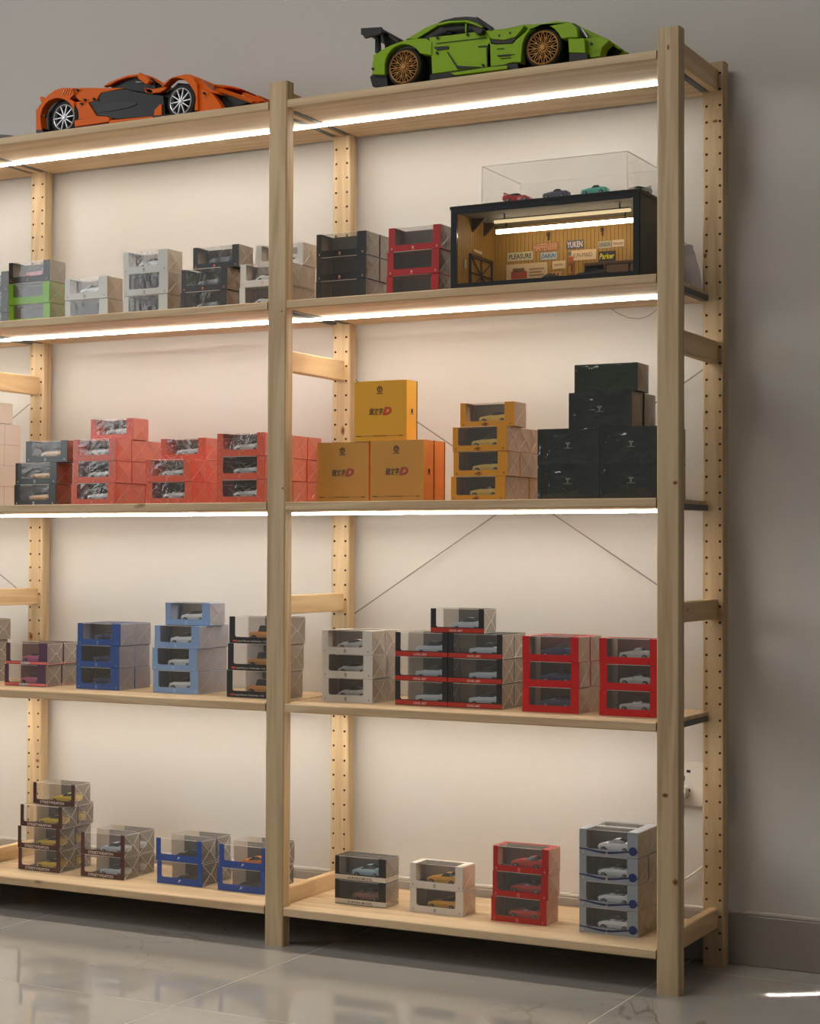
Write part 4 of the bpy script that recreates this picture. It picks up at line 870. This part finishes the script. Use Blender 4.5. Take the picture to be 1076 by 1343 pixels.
def brick_car(name, label, data, pins, xc, y0, wheels, rimargs, wheel_r):
    t = thing(name, label, 'model car', (xc, y0, SZ[1]+.0002)); WY2 = .25
    for n, m, Y, th, mir, pts in data:
        q = [(x/1000-xc, z/1000) for x, z in pts]; Y /= 1000; th /= 1000
        if th >= .06:
            mb = MB(); mb.prism(q, Y, WY2-Y); link(n, bevelled(mb, n, CARMATS[m]), t); continue
        mb = MB(); mb.prism(q, Y, Y+th); o = link(n, bevelled(mb, n, CARMATS[m], .0009 if th > .003 else .0002), t)
        mb = MB(); mb.prism(q, WY2-Y-th, WY2-Y); link(n, bevelled(mb, n, CARMATS[m], .0009 if th > .003 else .0002), t)
    pm = MB(); pm.lathe_y(0, 0, [(.0001, -.0006), (.0026, -.0006), (.0026, .006)], 12, 0, False); pme = pm.mesh('pin', M_BLACK)
    for x, z in pins: link('pin', pme, t, (x/1000-xc, .0105 if name.startswith('green') else .0165, z/1000))
    rm = rim_mesh(*rimargs); tm = tyre_mesh(wheel_r, rimargs[0], .034)
    for (wx, steer) in wheels:
        for far in (0, 1):
            wo = link('tyre', tm, t, (wx-xc, (WY2-.019) if far else .019, wheel_r), (PI if far else 0)+steer)
            link('rim', rm, wo, (0, .0005, 0))
    return t
brick_car('green_model_car', 'large lime green brick-built race car with black rear wing and gold rims', GREEN, GREEN_PINS, -.41, 0, ((-.5636, 0), (-.2601, 0)), (.0335, 10, M_GOLD, True), .0392)
brick_car('orange_model_car', 'large orange and black brick-built supercar with silver rims', ORANGE, ORANGE_PINS, -1.28, .022, ((-1.4393, 0), (-1.1219, -.06)), (.0300, 10, M_RIMS, False), .0385)
# rounded tail of a third model, cut by the left edge
mb = MB(); N = 16
for i in range(8):
    for k in range(N):
        def S(i, k):
            u = PI*i/8; a = 2*PI*k/N; return (.06*math.cos(u), .05*math.sin(u)*math.cos(a), .0125*math.sin(u)*math.sin(a)+.0135)
        mb.quad(S(i, k), S(i+1, k), S(i+1, k+1), S(i, k+1))
t = thing('model_tail', 'grey rounded tail of a model cut by the left photo edge, top shelf', 'model car', (-1.655, .075, SZ[1]))
link('tail_shell', mb.mesh('tail_shell', mat('satin_grey', (120, 120, 122), .35), True), t)
mb = MB()
for y in (-.025, .025): mb.box(-.03, y-.005, 0, .03, y+.005, .006)
link('skid', mb.mesh('skid', M_BLACK), t)

# ------------------------------------------------------------------ lit garage diorama in a black case
GX0, GX1, GY0, GY1, GZ, GH = -.458, -.062, .02, .222, SZ[2]+.0002, .1645
t = thing('garage_diorama_case', 'black display case with a lit wooden garage scene behind glass', 'display case', (0, 0, 0))
mb = MB(); e = .0035; z0, z1 = GZ, GZ+GH
mb.cbox(GX0-.002, GY0-.002, z1-.006, GX1+.002, GY1+.002, z1, .0006, 2)
mb.box(GX0, GY0, z0, GX0+e, GY1, z1-.006); mb.box(GX1-e, GY0, z0, GX1, GY1, z1-.006); mb.box(GX0+e, GY1-e, z0, GX1-e, GY1, z1-.006); mb.box(GX0+e, GY0, z0, GX1-e, GY1-e, z0+e)
M_CASE = mat('case_black', (26, 27, 30), .35)
link('case_body', mb.mesh('case_body', M_CASE), t)
mb = MB(); fr = .0135
for a in ((GX0+.001, z0, GX0+fr, z1-.006), (GX1-fr, z0, GX1-.001, z1-.006), (GX0+fr, z0, GX1-fr, z0+.011), (GX0+fr, z1-.016, GX1-fr, z1-.006)): mb.box(a[0], GY0-.0015, a[1], a[2], GY0+.002, a[3])
link('front_frame', mb.mesh('front_frame', mat('case_frame', (40, 44, 48), .3)), t)
mb = MB(); mb.box(GX0+fr, GY0+.0022, z0+.011, GX1-fr, GY0+.0034, z1-.016); link('glass_pane', mb.mesh('glass_pane', film('case_glass', haze=.0, gl=.07, bump=0, rough=.02)), t)
M_PL = mat('garage_planks', (178, 136, 56), .55, bump=.2, bscale=300, var=.10); M_PLD = mat('garage_gap', (84, 52, 22), .8); M_GCE = mat('garage_ceiling', (120, 112, 98), .7)
BY = .2; IX0, IX1, ITOP = -.446, -.076, z1-.013
mb = MB(); mb.box(IX0, BY+.0012, z0+e, IX1, BY+.003, ITOP, 1); x = IX0
while x < IX1-.002:
    mb.box(x+.0004, BY, z0+e, min(x+.0080, IX1), BY+.0012, ITOP, 0); x += .0085
pl = link('plank_wall', mb.mesh('plank_wall', [M_PL, M_PLD]), t); pl['kind'] = 'stuff'
mb = MB(); mb.box(IX0-.003, GY0+.006, z0+e, IX0-.0012, BY, ITOP, 1); mb.box(IX1+.0012, GY0+.006, z0+e, IX1+.003, BY, ITOP, 1); y = GY0+.006
while y < BY-.002:
    mb.box(IX0-.0012, y+.0004, z0+e, IX0, min(y+.008, BY), ITOP); mb.box(IX1, y+.0004, z0+e, IX1+.0012, min(y+.008, BY), ITOP); y += .0085
pl = link('plank_wall', mb.mesh('plank_wall', [M_PL, M_PLD]), t); pl['kind'] = 'stuff'
mb = MB(); mb.box(IX0, GY0+.006, ITOP, IX1, BY, ITOP+.002); link('garage_ceiling', mb.mesh('garage_ceiling', M_GCE), t)
mb = MB(); mb.box(IX0, GY0+.006, z0+e, IX1, BY, z0+e+.0015); link('garage_floor', mb.mesh('garage_floor', mat('garage_concrete', (110, 104, 96), .6)), t)
M_TUBE = mat('garage_lamp', (255, 240, 214), .5, emit=(1, .84, .60), es=11); M_TUBED = mat('garage_lamp_dim', (230, 200, 140), .5, emit=(1, .78, .44), es=.75)
for (x0, x1, y, z, m, hh) in ((-.409, -.112, .13, 1.4565, M_TUBE, .0042), (-.386, -.100, .07, 1.4650, M_TUBED, .0030)):
    mb = MB(); mb.cbox(x0, y-.004, z-hh, x1, y+.004, z+hh, .0015, 0); lo = link('lamp_tube', mb.mesh('lamp_tube', m), t)
    mb = MB(); mb.box(x0, y-.003, z+hh, x1, y+.003, z+hh+.002); mb.box(x0+.02, y-.001, z+hh+.002, x0+.023, y+.001, ITOP); mb.box(x1-.023, y-.001, z+hh+.002, x1-.02, y+.001, ITOP); link('lamp_rail', mb.mesh('lamp_rail', M_DARK), lo)
M_TIMB = mat('garage_timber', (74, 54, 36), .7)
for x in (-.325, -.208):
    mb = MB(); mb.box(x-.0025, BY-.006, 1.452, x+.0025, BY-.001, 1.460); mb.box(x-.0015, BY-.003, 1.444, x+.0015, BY-.0005, 1.452); link('bracket', mb.mesh('bracket', M_TIMB), t)
for y in (.09, .145):
    mb = MB(); mb.v += [(IX0+.0005, y, ITOP), (IX0+.030, y, ITOP), (IX0+.0005, y, ITOP-.026), (IX0+.0005, y+.006, ITOP), (IX0+.030, y+.006, ITOP), (IX0+.0005, y+.006, ITOP-.026)]
    for f in ((0, 1, 2), (5, 4, 3), (0, 3, 4, 1), (1, 4, 5, 2), (2, 5, 3, 0)): mb.f.append(f); mb.m.append(0)
    link('roof_brace', mb.mesh('roof_brace', M_TIMB), t)
# door with crossed boards on the left wall
mb = MB(); dx = IX0+.001; y0, y1, zt, zb = .078, .184, 1.408, z0+e+.002
for a in ((y0, zb, y0+.005, zt), (y1-.005, zb, y1, zt), (y0, zt-.006, y1, zt)): mb.box(dx, a[0], a[1], dx+.003, a[2], a[3])
cy_, cz_ = (y0+y1)/2, (zt+zb)/2
for (ya, za, yb2, zb2) in ((y0+.006, zt-.006, y1-.006, zb+.004), (y0+.006, zb+.004, y1-.006, zt-.006), (y0+.004, cz_, y1-.004, cz_), (cy_, zb, cy_, zt-.006)): mb.tube([(dx+.0015, ya, za), (dx+.0015, yb2, zb2)], .0018, 4)
link('garage_door', mb.mesh('garage_door', M_TIMB), t)
mb = MB(); mb.box(dx, .052, 1.375, dx+.002, .062, 1.393); link('wall_switch', mb.mesh('wall_switch', mat('switch_cream', (200, 180, 140), .5)), t)
mb = MB(); mb.box(dx, .095, 1.414, dx+.0008, .135, 1.420); link('side_sign', mb.mesh('side_sign', mat('sign_cream', (226, 208, 170), .6)), t)
# signs on the plank wall: text, x0, z0(top), x1, z1(bottom), plate colour, letter colour
def sign(s, x0, zt, x1, zb, pc, tc, hfrac=.62, shear=0, extra=None, wfrac=.88, bold=.02):
    mb = MB(); mb.box(x0, BY-.0012, zb, x1, BY-.0002, zt); o = link('sign', mb.mesh('sign', mat('sign_%d_%d_%d' % pc, pc, .6)), t)
    if s: link('lettering', text_mesh(s, (zt-zb)*hfrac, prm(tc), (x1-x0)*wfrac, shear, bold), o, ((x0+x1)/2, BY-.0016, (zt+zb)/2))
    if extra:
        for (a, b, c_, d_, col) in extra:
            mb = MB(); mb.box(x0+(x1-x0)*a, BY-.0018, zb+(zt-zb)*b, x0+(x1-x0)*c_, BY-.0012, zb+(zt-zb)*d_); link('sign_patch', mb.mesh('sign_patch', prm(col)), o)
sign('PLEASURE', -.4165, 1.4245, -.359, 1.4075, (214, 206, 170), (44, 40, 34))
sign('HAFFENIIIIIR', -.359, 1.4395, -.304, 1.4225, (158, 104, 54), (244, 176, 140), .84, 0, None, .94, 0)
sign('YUKEN', -.2865, 1.4395, -.2485, 1.4225, (84, 84, 108), (236, 228, 220), .7)
sign('DAIKIN', -.343, 1.4195, -.307, 1.4050, (190, 204, 216), (34, 66, 110), .6, .2)
sign('SUN-MAID', -.280, 1.4190, -.221, 1.3985, (234, 206, 166), (110, 84, 60), .42, 0, [(-.02, -.05, .16, .42, (196, 84, 50)), (-.03, .5, .08, .95, (110, 120, 110))], .70, 0)
sign('DENISON', -.2165, 1.4330, -.189, 1.4190, (186, 184, 164), (40, 40, 44), .6, .1)
sign('Hotouto', -.1875, 1.4335, -.162, 1.4200, (224, 204, 176), (150, 100, 80), .5, .2)
sign('Parker', -.2165, 1.4125, -.180, 1.3925, (36, 36, 40), (226, 214, 40), .6, .2)
sign('HIPOTEC', -.3165, 1.4005, -.288, 1.3845, (234, 208, 168), (120, 70, 50), .28, 0, None, .7)
sign('', -.419, 1.4005, -.327, 1.3600, (222, 196, 156), (0, 0, 0), extra=[(.12, .25, .5, .62, (176, 80, 60)), (.16, .58, .44, .78, (120, 92, 76)), (.56, .66, .92, .72, (150, 120, 96)), (.56, .5, .86, .56, (150, 120, 96)), (.56, .34, .92, .4, (150, 120, 96))])
sign('', -.283, 1.3950, -.269, 1.3700, (160, 88, 40), (0, 0, 0), extra=[(.2, .1, .45, .7, (200, 150, 60)), (.55, .3, .8, .9, (110, 50, 30))])
sign('', -.318, 1.3790, -.298, 1.3680, (206, 170, 110), (0, 0, 0), extra=[(.2, .2, .4, .8, (150, 60, 40)), (.6, .2, .8, .8, (150, 60, 40))])
mb = MB(); CX0, CX1 = -.228, -.080; mb.box(CX0, .150, 1.378, CX1, .196, 1.383); mb.box(CX0, .150, z0+.006, CX0+.003, .196, 1.378); mb.box(-.186, .150, z0+.006, -.183, .196, 1.378); mb.box(CX0, .190, z0+.006, CX1, .196, 1.378); mb.box(CX0, .15, 1.358, -.184, .19, 1.3605)
link('workbench', mb.mesh('workbench', mat('bench_brown', (96, 66, 40), .6)), t)
mb = MB(); mb.box(-.180, .1485, z0+.006, -.134, .152, 1.376); mb.box(-.130, .1485, z0+.006, -.084, .152, 1.376); link('bench_door', mb.mesh('bench_door', mat('bench_door', (120, 84, 50), .5)), t)
gz = z0+.0051
blk = paint('blackcar', PAINTS['blackcar'])
for x, y, lab in ((-.315, .10, 'black toy car on the garage floor below the red letter sign'), (-.215, .075, 'black toy car on the garage floor in front of the workbench')):
    toy_car('sports', blk, (x, y, gz), lab, 'toy cars parked inside the garage diorama')
# clear cover with four toy cars on the case
AZ = z1+.0003; ax0, ax1, ay0, ay1, ah = -.395, -.092, .030, .215, .0760
t = thing('acrylic_cover', 'clear acrylic dust cover on a dark plinth, standing on the black case', 'display cover', (0, 0, AZ))
mb = MB(); mb.cbox(ax0+.003, ay0+.003, 0, ax1-.003, ay1-.003, .0035, .0008, 2); link('plinth', mb.mesh('plinth', mat('plinth_grey', (70, 72, 74), .45)), t)
F_AC = film('acrylic', haze=.02, gl=.05, bump=0, rough=.02)
for a in ((ax0, ay0, 0, ax1, ay0+.0015, ah), (ax0, ay1-.0015, 0, ax1, ay1, ah), (ax0, ay0, 0, ax0+.0015, ay1, ah), (ax1-.0015, ay0, 0, ax1, ay1, ah), (ax0, ay0, ah-.0015, ax1, ay1, ah)):
    mb = MB(); mb.box(*a); link('acrylic_pane', mb.mesh('acrylic_pane', F_AC), t)
M_EDGE = mat('acrylic_edge', (236, 232, 226), .2); mb = MB(); q = .0008
for (a, b) in (((ax0, ay0, ah), (ax1, ay0, ah)), ((ax0, ay1, ah), (ax1, ay1, ah)), ((ax0, ay0, 0), (ax0, ay0, ah)), ((ax1, ay0, 0), (ax1, ay0, ah)), ((ax0, ay0, ah), (ax0, ay1, ah)), ((ax1, ay0, ah), (ax1, ay1, ah)), ((ax0, ay1, 0), (ax0, ay1, ah)), ((ax1, ay1, 0), (ax1, ay1, ah))):
    mb.tube([a, b], q, 4)
link('polished_edge', mb.mesh('polished_edge', M_EDGE), t)
for (k_, pn, rgb, x, rz, lab) in (('racer', 'redcar', PAINTS['redcar'], -.300, PI, 'red toy car with a wing, leftmost under the clear cover'), ('roadster', 'darkslate', (84, 84, 104), -.275, 0, 'dark open toy car, second from left under the clear cover'),
    ('roadster', 'teal', (96, 196, 176), -.195, 0, 'teal open toy car under the clear cover'), ('racer', 'silver', PAINTS['silver'], -.118, .9, 'low grey toy car, rightmost under the clear cover')):
    toy_car(k_, paint(pn, rgb), (x, .060 if pn != 'silver' else .075, AZ+.0037), lab, 'toy cars under the clear cover', rz).scale = (.80, .80, .80)

# ------------------------------------------------------------------ things around the right-hand frame
M_SOCK = mat('socket_white', (226, 220, 212), .35)
t = thing('wall_socket', 'white double wall socket behind the right ladder frame', 'socket', (-.045, WY, .348))
mb = MB(); mb.cbox(-.060, -.009, -.043, .060, 0, .043, .003, 1); link('faceplate', mb.mesh('faceplate', M_SOCK), t)
def slot(dx, dz, w_, h_): 
    mb = MB(); mb.box(dx-w_/2, -.0096, dz-h_/2, dx+w_/2, -.0091, dz+h_/2); link('pin_slot', mb.mesh('pin_slot', M_PRINTK), t)
slot(-.018, .025, .008, .0055); slot(-.029, .011, .0065, .009); slot(-.016, -.013, .003, .006); slot(.034, .011, .0065, .009); slot(.045, .025, .008, .0055); slot(.024, .025, .008, .0055)
t = thing('white_plug', 'white plug pushed into the wall socket', 'plug', (-.076, WY-.0095, .331))
mb = MB(); mb.cbox(-.016, -.022, -.012, .014, -.0005, .012, .004, 1); mb.cbox(-.010, -.030, -.006, .008, -.021, .008, .003, 1); link('plug_body', mb.mesh('plug_body', M_SOCK), t)
mb = MB(); mb.tube([(-.060, WY-.036, .330), (-.062, WY-.045, .300), (-.075, .285, .26), (-.10, .282, .22)], .002, 6); link('plug_cord', mb.mesh('plug_cord', M_SOCK), t).location = (.060, -(WY-.0095), -.331)
t = tag(link('power_cable', None), 'thin white cable drooping between the grey box stack and the right frame', 'cable')
mb = MB(); pts = []
for i in range(17):
    u = i/16; pts.append((-.075-.09+.16*u, .303, .128+.0*u+.085*u*u))
mb.tube([(-.200, .303, .112)]+pts+[(.002, .303, .245), (.010, .303, .29)], .0024, 6); me = mb.mesh('power_cable', M_SOCK); link('cord', me, t)
t = tag(link('led_cable', None), 'thin wire loop hanging under the second shelf near the right frame', 'cable')
mb = MB(); mb.tube([(-.225, .290, SZ[2]-TH), (-.212, .296, 1.300), (-.190, .300, 1.290), (-.165, .300, 1.287), (-.145, .298, 1.292), (-.128, .296, 1.303), (-.118, .292, SZ[2]-TH)], .0009, 5); link('cord', mb.mesh('cord', mat('wire_grey', (150, 144, 134), .4)), t)
# crumpled white plastic bag on the end of the second shelf
mb = MB(); rnd = random.Random(4); NU, NV = 18, 10
ph = [(rnd.uniform(1, 7), rnd.uniform(0, 6.28), rnd.uniform(2, 9), rnd.uniform(.04, .10)) for _ in range(8)]
def bagp(i, j):
    a = 2*PI*i/NU; v = j/NV; r = .032*(1-.22*v)*(1+sum(p_[3]*math.sin(p_[0]*a+p_[1]+p_[2]*v) for p_ in ph)) if j < NV else .004
    return (r*1.25*math.cos(a), r*.9*math.sin(a), .094*v+.006*math.sin(3*a+4*v)*v)
for i in range(NU):
    for j in range(NV): mb.quad(bagp(i, j), bagp((i+1) % NU, j), bagp((i+1) % NU, j+1), bagp(i, j+1))
n = len(mb.v); mb.v += [bagp(i, 0) for i in range(NU)]; mb.f.append(tuple(range(n, n+NU))); mb.m.append(0)
t = thing('plastic_bag', 'crumpled white plastic bag at the right end of the second shelf', 'bag', (-.062, .246, SZ[2]+.001))
link('bag_body', mb.mesh('bag_body', mat('bag_white', (214, 206, 204), .4), False), t)
mb = MB(); mb.tube([(-.03, -.028, .080), (-.012, -.03, .092), (.012, -.026, .090)], .0008, 4); link('tie_string', mb.mesh('tie_string', M_DARK), t)
